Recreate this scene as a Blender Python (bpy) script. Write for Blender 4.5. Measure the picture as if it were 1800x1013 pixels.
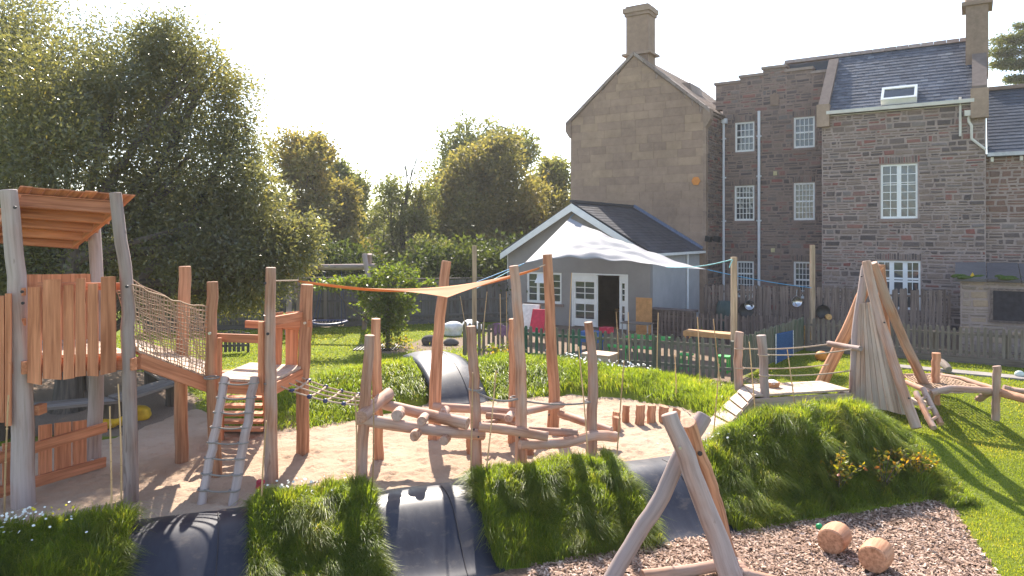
import bpy, math, random
import numpy as np
from mathutils import Vector, Matrix
random.seed(7)
RNG = np.random.default_rng(11)
sc = bpy.context.scene
for o in list(bpy.data.objects):
    bpy.data.objects.remove(o)
COL = sc.collection

# ------------------------------------------------------------------ camera, sky, sun, exposure
F, CX, Y0, H = 1250.0, 900.0, 413.0, 3.6       # focal length in photo pixels, centre, horizon row, eye height above the sand
cam = bpy.data.cameras.new('camera')
cam.sensor_width = 36.0
cam.lens = 36.0 * F / 1800.0
cam.shift_y = -(506.5 - Y0) / 1800.0
cam.clip_start, cam.clip_end = 0.1, 3000
camo = bpy.data.objects.new('camera', cam)
COL.objects.link(camo)
camo.location = (0, 0, H)
camo.rotation_euler = (math.radians(90), 0, 0)
sc.camera = camo

SUN_EL, SUN_AZ = 42.0, -6.0                     # degrees; azimuth from the view axis (+Y), negative = left
world = bpy.data.worlds.new('World')
sc.world = world
world.use_nodes = True
wn = world.node_tree
bg = wn.nodes['Background']
sky = wn.nodes.new('ShaderNodeTexSky')
sky.sky_type = 'NISHITA'
sky.sun_disc = False
sky.sun_elevation = math.radians(SUN_EL)
sky.sun_rotation = math.radians(SUN_AZ)
sky.air_density, sky.dust_density, sky.ozone_density = 1.0, 0.7, 1.0
hsv = wn.nodes.new('ShaderNodeHueSaturation')
hsv.inputs['Saturation'].default_value = 0.85
wn.links.new(sky.outputs[0], hsv.inputs['Color'])
wn.links.new(hsv.outputs[0], bg.inputs[0])
bg.inputs[1].default_value = 0.12
sun = bpy.data.lights.new('sun', 'SUN')
sun.energy, sun.angle, sun.color = 4.3, math.radians(0.55), (1.0, 0.91, 0.79)
suno = bpy.data.objects.new('sun', sun)
COL.objects.link(suno)
_e, _a = math.radians(SUN_EL), math.radians(SUN_AZ)
SUNV = Vector((math.sin(_a) * math.cos(_e), math.cos(_a) * math.cos(_e), math.sin(_e)))
suno.rotation_euler = SUNV.to_track_quat('Z', 'Y').to_euler()
suno.location = (0, 0, 30)
sc.view_settings.view_transform = 'Standard'
sc.view_settings.look = 'None'
sc.view_settings.exposure = 1.6
sc.view_settings.gamma = 1.0
sc.view_settings.use_curve_mapping = False
sc.cycles.use_denoising = True
sc.cycles.max_bounces = 6
sc.cycles.transparent_max_bounces = 8
sc.render.film_transparent = False

# ------------------------------------------------------------------ helpers
def W(px, py, d):                               # point seen at photo pixel (px, py) at distance d along the view axis
    return Vector(((px - CX) / F * d, d, H - (py - Y0) / F * d))
def G(px, py, z=0.0):                           # point of the level z seen at photo pixel (px, py)
    return W(px, py, (H - z) * F / (py - Y0))
def DP(py, z=0.0):
    return (H - z) * F / (py - Y0)
def sst(x):
    x = np.clip(x, 0, 1)
    return x * x * (3 - 2 * x)

def _hash(ix, iy, seed):
    n = (ix.astype(np.int64) * 374761393 + iy.astype(np.int64) * 668265263 + seed * 974711) & 0x7fffffff
    n = ((n ^ (n >> 13)) * 1274126177) & 0x7fffffff
    return ((n ^ (n >> 16)) & 0xffff) / 65535.0
def vnoise(x, y, seed=0):
    x = np.asarray(x, float); y = np.asarray(y, float)
    ix, iy = np.floor(x), np.floor(y)
    fx, fy = sst(x - ix), sst(y - iy)
    a, b = _hash(ix, iy, seed), _hash(ix + 1, iy, seed)
    c, d = _hash(ix, iy + 1, seed), _hash(ix + 1, iy + 1, seed)
    return (a * (1 - fx) + b * fx) * (1 - fy) + (c * (1 - fx) + d * fx) * fy
def fbm(x, y, seed=0, o=4):
    v, a, t = 0, .5, 0
    for i in range(o):
        v = v + a * vnoise(x * 2 ** i + i * 17.3, y * 2 ** i - i * 9.1, seed + i)
        t += a
        a *= .5
    return v / t

def tag(o, label=None, cat=None, group=None, kind=None):
    if label: o['label'] = label
    if cat: o['category'] = cat
    if group: o['group'] = group
    if kind: o['kind'] = kind
    return o
def thing(name, label, cat, loc=(0, 0, 0), group=None):
    o = bpy.data.objects.new(name, None)
    COL.objects.link(o)
    o.location = loc
    o.empty_display_size = .2
    o['off'] = list(loc)
    return tag(o, label, cat, group)
def offs(parent):
    v = Vector((0, 0, 0))
    p = parent
    while p is not None:
        v += Vector(p.location)
        p = p.parent
    return v
def link(name, me, parent=None, loc=None, rot=None, scale=None):
    o = bpy.data.objects.new(name, me)
    COL.objects.link(o)
    if parent is not None:
        o.parent = parent
    if loc is not None:
        o.location = Vector(loc) - (offs(parent) if parent is not None else Vector((0, 0, 0)))
    if rot is not None: o.rotation_euler = rot
    if scale is not None: o.scale = scale
    return o
def place(name, me, parent, M):                 # shared mesh at world matrix M under an unrotated parent
    o = bpy.data.objects.new(name, me)
    COL.objects.link(o)
    o.parent = parent
    o.matrix_basis = Matrix.Translation(-offs(parent)) @ M if parent is not None else M
    return o

def np_mesh(name, V, faces_flat, loop_tot, mat, rv=None, gc=None, smooth=False):
    me = bpy.data.meshes.new(name)
    V = np.asarray(V, np.float32)
    faces_flat = np.asarray(faces_flat, np.int32)
    loop_tot = np.asarray(loop_tot, np.int32)
    me.vertices.add(len(V)); me.vertices.foreach_set('co', V.ravel())
    me.loops.add(len(faces_flat)); me.loops.foreach_set('vertex_index', faces_flat)
    me.polygons.add(len(loop_tot))
    st = np.zeros(len(loop_tot), np.int32); st[1:] = np.cumsum(loop_tot)[:-1]
    me.polygons.foreach_set('loop_start', st)
    try: me.polygons.foreach_set('loop_total', loop_tot)
    except Exception: pass
    if smooth: me.polygons.foreach_set('use_smooth', np.ones(len(loop_tot), bool))
    if rv is not None:
        a = me.attributes.new('rv', 'FLOAT', 'POINT'); a.data.foreach_set('value', np.asarray(rv, np.float32))
    if gc is not None:
        a = me.attributes.new('gc', 'FLOAT_VECTOR', 'POINT'); a.data.foreach_set('vector', np.asarray(gc, np.float32).ravel())
    me.update(calc_edges=True)
    me.validate()
    if mat is not None: me.materials.append(mat)
    return me

class MB:
    """collects shapes (with grain coordinates and a random tint) and links them as one mesh"""
    def __init__(s):
        s.v, s.f, s.rv, s.gc, s.sm = [], [], [], [], []
    def add(s, verts, faces, rv=None, gc=None, smooth=False):
        o = len(s.v)
        rv = random.random() if rv is None else rv
        ro = Vector((random.uniform(0, 90), random.uniform(0, 90), random.uniform(0, 90)))
        s.v += [tuple(v) for v in verts]
        s.f += [tuple(i + o for i in f) for f in faces]
        s.sm += [smooth] * len(faces)
        s.rv += [rv] * len(verts)
        s.gc += [tuple(Vector(g) + ro) for g in (gc if gc is not None else verts)]
        return s
    def obox(s, c, ax, ay, az, rv=None, jit=0):      # centre and three half-axis vectors; ax is the grain direction
        c, ax, ay, az = Vector(c), Vector(ax), Vector(ay), Vector(az)
        lx, ly, lz = ax.length, ay.length, az.length
        vs, g = [], []
        for i in (-1, 1):
            for j in (-1, 1):
                for k in (-1, 1):
                    p = c + ax * i + ay * j + az * k
                    if jit: p += Vector((random.uniform(-jit, jit), random.uniform(-jit, jit), random.uniform(-jit, jit)))
                    vs.append(p); g.append((lx * i, ly * j, lz * k))
        return s.add(vs, [(0, 1, 3, 2), (4, 6, 7, 5), (0, 4, 5, 1), (2, 3, 7, 6), (0, 2, 6, 4), (1, 5, 7, 3)], rv, g)
    def box(s, x0, x1, y0, y1, z0, z1, rv=None):
        l = [(x1 - x0) / 2, (y1 - y0) / 2, (z1 - z0) / 2]
        c = ((x0 + x1) / 2, (y0 + y1) / 2, (z0 + z1) / 2)
        ax = [Vector((l[0], 0, 0)), Vector((0, l[1], 0)), Vector((0, 0, l[2]))]
        ax.sort(key=lambda v: -v.length)
        return s.obox(c, *ax, rv=rv)
    def beam(s, p0, p1, w, h, up=(0, 0, 1), rv=None, jit=0):   # w across (horizontal), h along up
        p0, p1 = Vector(p0), Vector(p1)
        d = (p1 - p0)
        u = Vector(up)
        side = d.cross(u)
        if side.length < 1e-6: side = d.cross(Vector((0, 1, 0)))
        side.normalize()
        u = side.cross(d).normalized()
        return s.obox((p0 + p1) / 2, d / 2, side * w / 2, u * h / 2, rv, jit)
    def prism(s, poly, ext, rv=None, grain=None):      # planar polygon extruded by vector ext
        n = len(poly)
        ext = Vector(ext)
        a = [Vector(p) for p in poly]
        b = [p + ext for p in a]
        fs = [tuple(range(n))[::-1], tuple(range(n, 2 * n))] + [(i, (i + 1) % n, n + (i + 1) % n, n + i) for i in range(n)]
        gc = None
        if grain is not None:
            gx = Vector(grain).normalized(); gy = ext.normalized() if ext.length else Vector((0, 1, 0)); gz = gx.cross(gy)
            gc = [(p.dot(gx), p.dot(gy), p.dot(gz)) for p in a + b]
        return s.add(a + b, fs, rv, gc)
    def sheet(s, poly, rv=None):
        return s.add(poly, [tuple(range(len(poly)))], rv)
    def tube(s, pts, r, seg=10, cap=True, rv=None, wob=0, ru=1.0, smooth=True):
        pts = [Vector(p) for p in pts]
        n = len(pts)
        rs = r if isinstance(r, (list, tuple)) else [r] * n
        L, vs, gc, fs = 0, [], [], []
        t0 = (pts[1] - pts[0]).normalized()
        ref = Vector((1, 0, 0)) if abs(t0.x) < .8 else Vector((0, 1, 0))
        ph = random.uniform(0, 6.28)
        for i, p in enumerate(pts):
            t = (pts[min(i + 1, n - 1)] - pts[max(i - 1, 0)]).normalized()
            a = (ref - t * ref.dot(t)).normalized(); b = t.cross(a); ref = a
            if i: L += (p - pts[i - 1]).length
            for k in range(seg):
                an = 2 * math.pi * k / seg
                rr = rs[i] * (1 + wob * (math.sin(2 * an + ph + L * .9) * .5 + math.sin(3 * an - ph + L * 2.1) * .35 + math.sin(5 * L + ph) * .3))
                vs.append(p + a * math.cos(an) * rr + b * math.sin(an) * rr * ru)
                gc.append((L, math.cos(an) * rr, math.sin(an) * rr))
        for i in range(n - 1):
            for k in range(seg):
                k2 = (k + 1) % seg
                fs.append((i * seg + k, i * seg + k2, (i + 1) * seg + k2, (i + 1) * seg + k))
        o0 = len(s.f)
        s.add(vs, fs, rv, gc, smooth)
        if cap:
            m = len(s.v) - n * seg
            # caps get their own vertices so that edges stay crisp; a small inset chamfer
            for e, i in ((0, 0), (1, n - 1)):
                ring = [Vector(vs[i * seg + k]) for k in range(seg)]
                c = pts[i]
                t = (pts[1] - pts[0]).normalized() * -1 if e == 0 else (pts[-1] - pts[-2]).normalized()
                ins = [c + (q - c) * .9 + t * rs[i] * .08 for q in ring]
                fl = [(k, (k + 1) % seg, seg + (k + 1) % seg, seg + k) if e else (k, seg + k, seg + (k + 1) % seg, (k + 1) % seg) for k in range(seg)]
                fl.append(tuple(range(seg, 2 * seg)) if e else tuple(range(2 * seg - 1, seg - 1, -1)))
                g2 = [(0.0, gc[i * seg + k][1], gc[i * seg + k][2]) for k in range(seg)]
                s.add(ring + ins, fl, s.rv[m], g2 + [(a, b * .9, c2 * .9) for a, b, c2 in g2])
        return s
    def lathe(s, c, prof, seg=16, rv=None, smooth=True):   # prof: (r, z) list, about vertical axis at c
        c = Vector(c); vs, fs = [], []
        for r, z in prof:
            for k in range(seg):
                a = 2 * math.pi * k / seg
                vs.append(c + Vector((r * math.cos(a), r * math.sin(a), z)))
        for i in range(len(prof) - 1):
            for k in range(seg):
                k2 = (k + 1) % seg
                fs.append((i * seg + k, i * seg + k2, (i + 1) * seg + k2, (i + 1) * seg + k))
        if prof[0][0] > 1e-4: fs.append(tuple(range(seg))[::-1])
        if prof[-1][0] > 1e-4: fs.append(tuple((len(prof) - 1) * seg + k for k in range(seg)))
        return s.add(vs, fs, rv, None, smooth)
    def blob(s, c, rx, ry, rz, seed=0, nu=14, nv=9, amp=.15, rv=None):
        vs, fs = [], []
        for j in range(nv + 1):
            th = math.pi * j / nv
            for i in range(nu):
                a = 2 * math.pi * i / nu
                x, y, z = math.sin(th) * math.cos(a), math.sin(th) * math.sin(a), math.cos(th)
                k = 1 + amp * (math.sin(3.1 * x + seed) + math.sin(4.3 * y + seed * 2) + math.sin(3.7 * z - seed)) * .6
                vs.append((c[0] + rx * x * k, c[1] + ry * y * k, c[2] + rz * z * k))
        for j in range(nv):
            for i in range(nu):
                i2 = (i + 1) % nu
                fs.append((j * nu + i, (j + 1) * nu + i, (j + 1) * nu + i2, j * nu + i2))
        return s.add(vs, fs, rv, None, True)
    def mesh(s, name, mat, off=Vector((0, 0, 0))):
        me = bpy.data.meshes.new(name)
        me.from_pydata([(a - off.x, b - off.y, c - off.z) for a, b, c in s.v], [], s.f)
        a = me.attributes.new('rv', 'FLOAT', 'POINT'); a.data.foreach_set('value', np.array(s.rv, np.float32))
        a = me.attributes.new('gc', 'FLOAT_VECTOR', 'POINT'); a.data.foreach_set('vector', np.array(s.gc, np.float32).ravel())
        me.polygons.foreach_set('use_smooth', np.array(s.sm, bool))
        if mat is not None: me.materials.append(mat)
        me.update()
        return me
    def build(s, name, mat, parent=None, label=None):
        off = offs(parent) if parent is not None else Vector((0, 0, 0))
        o = bpy.data.objects.new(name, s.mesh(name, mat, off))
        COL.objects.link(o)
        if parent is not None: o.parent = parent
        if label: o['label'] = label
        return o
    def single(s, name, mat, label, cat, group=None):     # one-mesh thing with its origin at its base
        xs = np.array(s.v); off = Vector((float(xs[:, 0].mean()), float(xs[:, 1].mean()), float(xs[:, 2].min())))
        o = bpy.data.objects.new(name, s.mesh(name, mat, off))
        COL.objects.link(o); o.location = off
        return tag(o, label, cat, group)

def spline(pts, n=10):
    pts = [Vector(p) for p in pts]
    if len(pts) == 2:
        return [pts[0].lerp(pts[1], i / n) for i in range(n + 1)]
    P = [pts[0] * 2 - pts[1]] + pts + [pts[-1] * 2 - pts[-2]]
    out = []
    m = max(2, n // (len(pts) - 1))
    for i in range(1, len(P) - 2):
        for j in range(m):
            t = j / m
            out.append(.5 * ((2 * P[i]) + (P[i + 1] - P[i - 1]) * t + (2 * P[i - 1] - 5 * P[i] + 4 * P[i + 1] - P[i + 2]) * t * t + (3 * P[i] - P[i - 1] - 3 * P[i + 1] + P[i + 2]) * t ** 3))
    out.append(pts[-1])
    return out
def sag(p0, p1, s, n=14):
    p0, p1 = Vector(p0), Vector(p1)
    return [p0.lerp(p1, i / n) - Vector((0, 0, 4 * s * (i / n) * (1 - i / n))) for i in range(n + 1)]

# ------------------------------------------------------------------ materials
class NT:
    def __init__(s, name):
        s.m = bpy.data.materials.new(name)
        s.m.use_nodes = True
        s.t = s.m.node_tree
        s.t.nodes.clear()
        s.out = s.t.nodes.new('ShaderNodeOutputMaterial')
    def n(s, typ, ins=None, **props):
        nd = s.t.nodes.new('ShaderNode' + typ)
        for k, v in props.items(): setattr(nd, k, v)
        for k, v in (ins or {}).items():
            if hasattr(v, 'is_output') or hasattr(v, 'links'): s.t.links.new(v, nd.inputs[k])
            else:
                try: nd.inputs[k].default_value = v
                except Exception: nd.inputs[k].default_value = (*v, 1.0)
        return nd
    def attr(s, name): return s.n('Attribute', attribute_name=name)
    def ramp(s, fac, stops, interp='LINEAR'):
        nd = s.n('ValToRGB', {'Fac': fac})
        nd.color_ramp.interpolation = interp
        el = nd.color_ramp.elements
        while len(el) < len(stops): el.new(.5)
        for e, (p, c) in zip(el, stops):
            e.position = p; e.color = (*c, 1.0) if len(c) == 3 else c
        return nd.outputs[0]
    def mix(s, fac, a, b, mode='MIX'):
        nd = s.n('Mix', data_type='RGBA', blend_type=mode)
        for key, v in ((0, fac), (6, a), (7, b)):
            if hasattr(v, 'links'): s.t.links.new(v, nd.inputs[key])
            else: nd.inputs[key].default_value = v if key == 0 else (*v, 1.0)
        return nd.outputs[2]
    def math(s, op, a, b=0.0, clamp=False):
        nd = s.n('Math', {0: a, 1: b}, operation=op, use_clamp=clamp)
        return nd.outputs[0]
    def map(s, vec, sc_): return s.n('Mapping', {'Vector': vec, 'Scale': sc_}).outputs[0]
    def noise(s, vec, scale, detail=4, rough=.55, dist=0.0):
        return s.n('TexNoise', {'Vector': vec, 'Scale': scale, 'Detail': detail, 'Roughness': rough, 'Distortion': dist})
    def bump(s, h, strength=.3, dist=.01): return s.n('Bump', {'Height': h, 'Strength': strength, 'Distance': dist}).outputs[0]
    def pbr(s, **k):
        names = {'col': 'Base Color', 'rough': 'Roughness', 'metal': 'Metallic', 'normal': 'Normal', 'spec': 'Specular IOR Level', 'sheen': 'Sheen Weight'}
        nd = s.n('BsdfPrincipled', {names[a]: b for a, b in k.items()})
        return nd.outputs[0]
    def done(s, sh):
        s.t.links.new(sh, s.out.inputs[0])
        return s.m

def m_wood(name, dark, light, grey=None, gamt=.0, rough=.75, bump=.4, gs=1.0):
    t = NT(name)
    gc = t.attr('gc').outputs['Vector']
    rv = t.attr('rv').outputs['Fac']
    n1 = t.noise(t.map(gc, (1.1 * gs, 22 * gs, 22 * gs)), 1.0, 5, .6, .3).outputs[0]
    n2 = t.noise(t.map(gc, (.8, 2.5, 2.5)), 1.3, 3).outputs[0]
    n3 = t.noise(t.map(gc, (2.2, 9, 9)), 1.0, 2, .5, .8).outputs[0]
    f = t.math('ADD', t.math('MULTIPLY', n1, .6), t.math('MULTIPLY', n2, .4))
    c = t.ramp(f, [(.36, dark), (.62, light)])
    cr = t.noise(t.map(gc, (.55, 30, 30)), 1.0, 3, .6, .2).outputs[0]
    c = t.mix(t.math('MULTIPLY', t.ramp(cr, [(.27, (1, 1, 1)), (.34, (0, 0, 0))]), .5), c, tuple(x * .4 for x in dark))
    if grey is not None:
        gm = t.ramp(n2, [(.5 - gamt * .35, (0, 0, 0)), (.72 - gamt * .35, (1, 1, 1))])
        c = t.mix(gm, c, grey)
    gm2 = t.ramp(n1, [(.34, (.80, .79, .78)), (.5, (.98, .98, .98)), (.66, (1.09, 1.08, 1.07))])
    c = t.mix(1.0, c, gm2, 'MULTIPLY')
    kn = t.ramp(n3, [(.70, (0, 0, 0)), (.76, (1, 1, 1))])
    c = t.mix(t.math('MULTIPLY', kn, .55), c, tuple(x * .45 for x in dark))
    lum = t.math('ADD', t.math('MULTIPLY', rv, .36), .82)
    c = t.mix(1.0, c, t.n('CombineColor', {0: lum, 1: lum, 2: lum}).outputs[0], 'MULTIPLY')
    return t.done(t.pbr(col=c, rough=rough, spec=.25, normal=t.bump(f, bump, .006)))

def m_plain(name, col, rough=.6, spec=.4, metal=0.0, var=.15, bump=.1, scale=8.0):
    t = NT(name)
    co = t.n('TexCoord').outputs['Object']
    n = t.noise(co, scale, 4).outputs[0]
    c = t.ramp(n, [(.3, tuple(x * (1 - var) for x in col)), (.7, tuple(min(1, x * (1 + var)) for x in col))])
    return t.done(t.pbr(col=c, rough=rough, spec=spec, metal=metal, normal=t.bump(n, bump, .005)))

def m_leaf(name, stops, rough=.45, spec=.5, trans=.45, tcol=(1.0, 1.0, .45)):
    t = NT(name)
    rv = t.attr('rv').outputs['Fac']
    c = t.ramp(rv, stops)
    p = t.pbr(col=c, rough=rough, spec=spec)
    tc = t.mix(1.0, c, tcol, 'MULTIPLY')
    tc = t.mix(1.0, tc, (2.3, 2.2, 2.0), 'MULTIPLY')
    tr = t.n('BsdfTranslucent', {'Color': tc}).outputs[0]
    return t.done(t.n('MixShader', {0: trans, 1: p, 2: tr}).outputs[0])

def m_stone(name, stops, rough=.9, bump=.6, scale=9.0):
    t = NT(name)
    rv = t.attr('rv').outputs['Fac']
    co = t.n('NewGeometry').outputs['Position']
    n = t.noise(co, scale, 5, .65).outputs[0]
    n2 = t.noise(co, scale * .12, 3).outputs[0]
    c = t.ramp(rv, stops)
    sh = t.math('ADD', t.math('MULTIPLY', n, .7), t.math('ADD', t.math('MULTIPLY', n2, .7), .3))
    c = t.mix(1.0, c, t.n('CombineColor', {0: sh, 1: sh, 2: sh}).outputs[0], 'MULTIPLY')
    return t.done(t.pbr(col=c, rough=rough, spec=.2, normal=t.bump(n, bump, .012)))

M = {}
M['log'] = m_wood('log_wood', (0.304, 0.147, 0.088), (0.524, 0.29, 0.188), (.41, .295, .245), .3, .72, .5)
M['log_grey'] = m_wood('grey_log_wood', (0.248, 0.155, 0.124), (0.405, 0.273, 0.224), (.37, .295, .275), .5, .75, .5)
M['log_warm'] = m_wood('warm_log_wood', (0.34, 0.151, 0.08), (0.552, 0.29, 0.172), None, 0, .7, .5)
M['larch'] = m_wood('larch_board', (.40, .14, .065), (.60, .255, .135), None, 0, .7, .35, .8)
M['deck'] = m_wood('pale_deck_board', (.40, .26, .175), (.60, .44, .32), (.48, .38, .31), .3, .75, .35)
M['tipi_board'] = m_wood('oak_board', (.38, .24, .175), (.57, .41, .31), (.45, .36, .30), .3, .75, .35)
M['fence_old'] = m_wood('weathered_fence_wood', (.10, .078, .062), (.21, .165, .135), (.17, .145, .125), .5, .85, .5)
M['fence_tall'] = m_wood('brown_fence_wood', (.10, .075, .07), (.20, .155, .14), None, 0, .85, .5)
M['fence_green'] = m_wood('green_stained_wood', (.055, .085, .055), (.13, .17, .115), (.16, .155, .125), .45, .85, .5)
M['fence_teal'] = m_wood('green_painted_wood', (.03, .085, .055), (.055, .14, .09), None, 0, .8, .4)
M['fence_dark'] = m_wood('dark_fence_wood', (.07, .055, .05), (.15, .125, .115), (.12, .115, .115), .5, .85, .5)
M['post_new'] = m_wood('sawn_post_wood', (.30, .21, .14), (.48, .36, .25), None, 0, .75, .35)
M['bench'] = m_wood('old_bench_wood', (.13, .095, .075), (.27, .21, .17), (.22, .19, .17), .5, .85, .5)
M['shelf'] = m_wood('orange_ply', (.50, .27, .09), (.62, .36, .14), None, 0, .6, .15)
M['bark'] = m_wood('tree_bark', (.06, .048, .038), (.15, .12, .095), None, 0, .95, 1.0, .6)
M['cane'] = m_wood('bamboo', (.42, .25, .12), (.62, .42, .23), None, 0, .6, .2)
M['rope'] = m_plain('beige_rope', (.46, .35, .26), .85, .2, 0, .25, .5, 120)
M['rope_dark'] = m_plain('grey_rope', (.25, .22, .20), .85, .2, 0, .25, .5, 120)
M['rope_blue'] = m_plain('blue_rope', (.08, .28, .50), .6, .3)
M['rope_cyan'] = m_plain('cyan_rope', (.25, .58, .62), .6, .3)
M['rope_net'] = m_plain('brown_net_rope', (.38, .26, .18), .85, .2, 0, .25, .4, 90)
M['joint'] = m_plain('navy_rope_joint', (.02, .03, .10), .4, .5)
M['bolt'] = m_plain('steel_bolt', (.5, .5, .5), .35, .5, .9)
M['bolt_dark'] = m_plain('dark_bolt', (.04, .035, .04), .5, .4, .3)
M['white'] = m_plain('white_paint', (.80, .79, .78), .5, .4, 0, .06, .05, 3)
M['pipe'] = m_plain('white_pipe', (.66, .66, .70), .45, .4, 0, .07, .05, 2)
M['cream'] = m_plain('cream_paint', (.60, .56, .50), .6, .3, 0, .1, .1, 4)
M['glass'] = m_plain('window_glass', (.05, .06, .075), .05, .8, 0, .3, .0, .8)
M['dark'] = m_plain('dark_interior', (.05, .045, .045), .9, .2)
M['chalk'] = m_plain('blackboard', (.035, .032, .04), .8, .2, 0, .3)
M['slate_ridge'] = m_stone('ridge_stone', [(0, (0.2297, 0.1733, 0.15)), (1, (0.3132, 0.2503, 0.22))])
M['slate'] = m_stone('roof_slate', [(0, (.060, .070, .095)), (.6, (.085, .098, .13)), (.93, (.11, .12, .15)), (1, (.16, .18, .21))], .5, .35, 6)
M['slate_dark'] = m_stone('dark_roof_slate', [(0, (.048, .048, .056)), (1, (.075, .075, .088))], .55, .3, 6)
M['slate_brown'] = m_stone('brown_roof_tile', [(0, (.15, .10, .075)), (1, (.26, .19, .15))], .85, .4, 6)
M['ashlar'] = m_stone('ashlar_stone', [(0, (0.264, 0.1804, 0.1352)), (0.5, (0.318, 0.2182, 0.1617)), (0.8, (0.348, 0.2398, 0.1666)), (1, (0.396, 0.2592, 0.1519))], .9, .3, 3)
M['verge'] = m_stone('lichened_stone', [(0, (0.1566, 0.1204, 0.105)), (1, (0.1984, 0.154, 0.135))], .92, .8, 5)
M['trim'] = m_stone('pale_trim_stone', [(0, (0.2481, 0.1733, 0.133)), (1, (0.3496, 0.2503, 0.19))], .9, .5, 6)
M['rubble'] = m_stone('rubble_stone', [(0, (0.0935, 0.076, 0.0757)), (0.25, (0.143, 0.112, 0.1048)), (0.5, (0.2035, 0.15, 0.128)), (0.68, (0.2475, 0.185, 0.1552)), (0.82, (0.1815, 0.155, 0.1503)), (0.92, (0.2475, 0.125, 0.1048)), (1, (0.231, 0.085, 0.0757))], .92, .8, 14)
M['rubble_red'] = m_stone('red_rubble_stone', [(0, (.15, .10, .085)), (.5, (.20, .12, .095)), (1, (.24, .13, .10))], .92, .8, 14)
M['rubble_pale'] = m_stone('pale_rubble_stone', [(0, (0.2088, 0.1636, 0.14)), (0.6, (0.3028, 0.2406, 0.2)), (1, (0.3759, 0.2695, 0.19))], .92, .8, 12)
M['mortar'] = m_stone('wall_mortar', [(0, (0.321, 0.252, 0.2277)), (1, (0.3309, 0.2567, 0.2326))], .95, .7, 16)
M['mortar_dark'] = m_stone('dark_wall_mortar', [(0, (0.2466, 0.1829, 0.16)), (1, (0.2577, 0.1877, 0.1649))], .95, .7, 16)
M['lead'] = m_plain('lead_flashing', (.12, .15, .24), .5, .5)
M['gravel'] = m_stone('kerb_stone', [(0, (.2, .18, .17)), (1, (.3, .27, .25))])
M['sail_white'] = None
M['moss'] = m_plain('moss', (.055, .085, .02), .95, .1, 0, .5, .8, 30)
M['orange_board'] = m_plain('orange_board', (.55, .29, .12), .6, .3)
M['red'] = m_plain('red_plastic', (.55, .03, .07), .5, .4)
M['pink_red'] = m_plain('red_cloth', (.50, .06, .09), .85, .1)
M['blue'] = m_plain('blue_plastic', (.03, .12, .35), .5, .4)
M['green_pl'] = m_plain('green_plastic', (.05, .42, .09), .5, .4)
M['green_ball'] = m_plain('green_ball', (.01, .30, .10), .5, .4)
M['darkgreen'] = m_plain('dark_green_plastic', (.025, .05, .05), .55, .4)
M['yellow'] = m_plain('yellow_bag', (.60, .36, .02), .6, .3, 0, .2)
M['yellow_pale'] = m_plain('pale_yellow_metal', (.55, .47, .26), .6, .3)
M['purple'] = m_plain('mauve_cloth', (.23, .13, .22), .9, .1, 0, .3)
M['pumpkin'] = m_plain('orange_ball', (.60, .21, .03), .6, .3)
M['wicker'] = m_plain('wicker', (.42, .22, .11), .8, .2, 0, .4, .8, 60)
M['cloth_white'] = m_plain('white_cloth', (.75, .74, .74), .8, .1)
M['metal_grey'] = m_plain('grey_metal', (.33, .33, .35), .4, .5, .6)
M['steel'] = m_plain('steel_pan', (.45, .45, .48), .25, .5, .95)
M['black_pan'] = m_plain('black_pan', (.02, .02, .022), .45, .4)
M['stone_dark'] = m_stone('dark_boulder', [(0, (.09, .08, .085)), (1, (.12, .11, .11))])
M['pale_ball'] = m_plain('pale_ball', (.55, .62, .58), .7, .2)
M['plaque'] = m_plain('orange_plaque', (.62, .22, .04), .5, .4)
M['terracotta'] = m_plain('terracotta', (.35, .17, .10), .9, .1)

# leaves and grass
M['holm'] = m_leaf('evergreen_leaf', [(0, (0.0837, 0.0966, 0.0605)), (0.5, (0.1288, 0.1365, 0.072)), (0.82, (0.219, 0.2035, 0.072)), (1, (0.3606, 0.2705, 0.0792))], .26, .8, .48, (1.0, .94, .5))
M['oakleaf'] = m_leaf('oak_leaf', [(0, (0.0786, 0.098, 0.0386)), (0.5, (0.1287, 0.1428, 0.0497)), (0.85, (0.2002, 0.1891, 0.0621)), (1, (0.286, 0.224, 0.0759))], .5, .4, .5, (1.0, .97, .6))
M['oakleaf_gold'] = m_leaf('turning_leaf', [(0, (0.0813, 0.0878, 0.0336)), (0.5, (0.1438, 0.1366, 0.0456)), (0.85, (0.2063, 0.1732, 0.054)), (1, (0.275, 0.1952, 0.066))], .5, .4, .5, (1.0, .95, .6))
M['cedar'] = m_leaf('cedar_needle', [(0, (0.0432, 0.0612, 0.023)), (0.6, (0.0972, 0.1122, 0.0346)), (1, (0.1944, 0.1734, 0.0422))], .6, .3, .3)
M['hedge'] = m_leaf('hedge_leaf', [(0, (0.0306, 0.0476, 0.016)), (1, (0.085, 0.102, 0.0288))], .6, .3, .35)
M['autumn'] = m_leaf('autumn_leaf', [(0, (.07, .11, .02)), (.4, (.14, .16, .02)), (.62, (.28, .22, .02)), (.85, (.36, .18, .02)), (1, (.28, .07, .03))], .5, .4, .4)
M['beech'] = m_leaf('beech_leaf', [(0, (0.06, 0.096, 0.0168)), (0.5, (0.12, 0.144, 0.024)), (0.85, (0.264, 0.216, 0.03)), (1, (0.384, 0.204, 0.036))], .4, .5, .5)
M['blade'] = m_leaf('grass_blade', [(0, (0.0788, 0.1232, 0.0156)), (0.5, (0.1313, 0.1812, 0.0208)), (0.85, (0.2188, 0.2392, 0.0286)), (1, (0.385, 0.319, 0.078))], .40, .5, .58)
M['blade_lawn'] = m_leaf('lawn_blade', [(0, (0.105, 0.15, 0.0144)), (0.5, (0.1725, 0.2063, 0.0192)), (0.85, (0.2475, 0.25, 0.0288)), (1, (0.39, 0.3125, 0.084))], .5, .35, .5)
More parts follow.
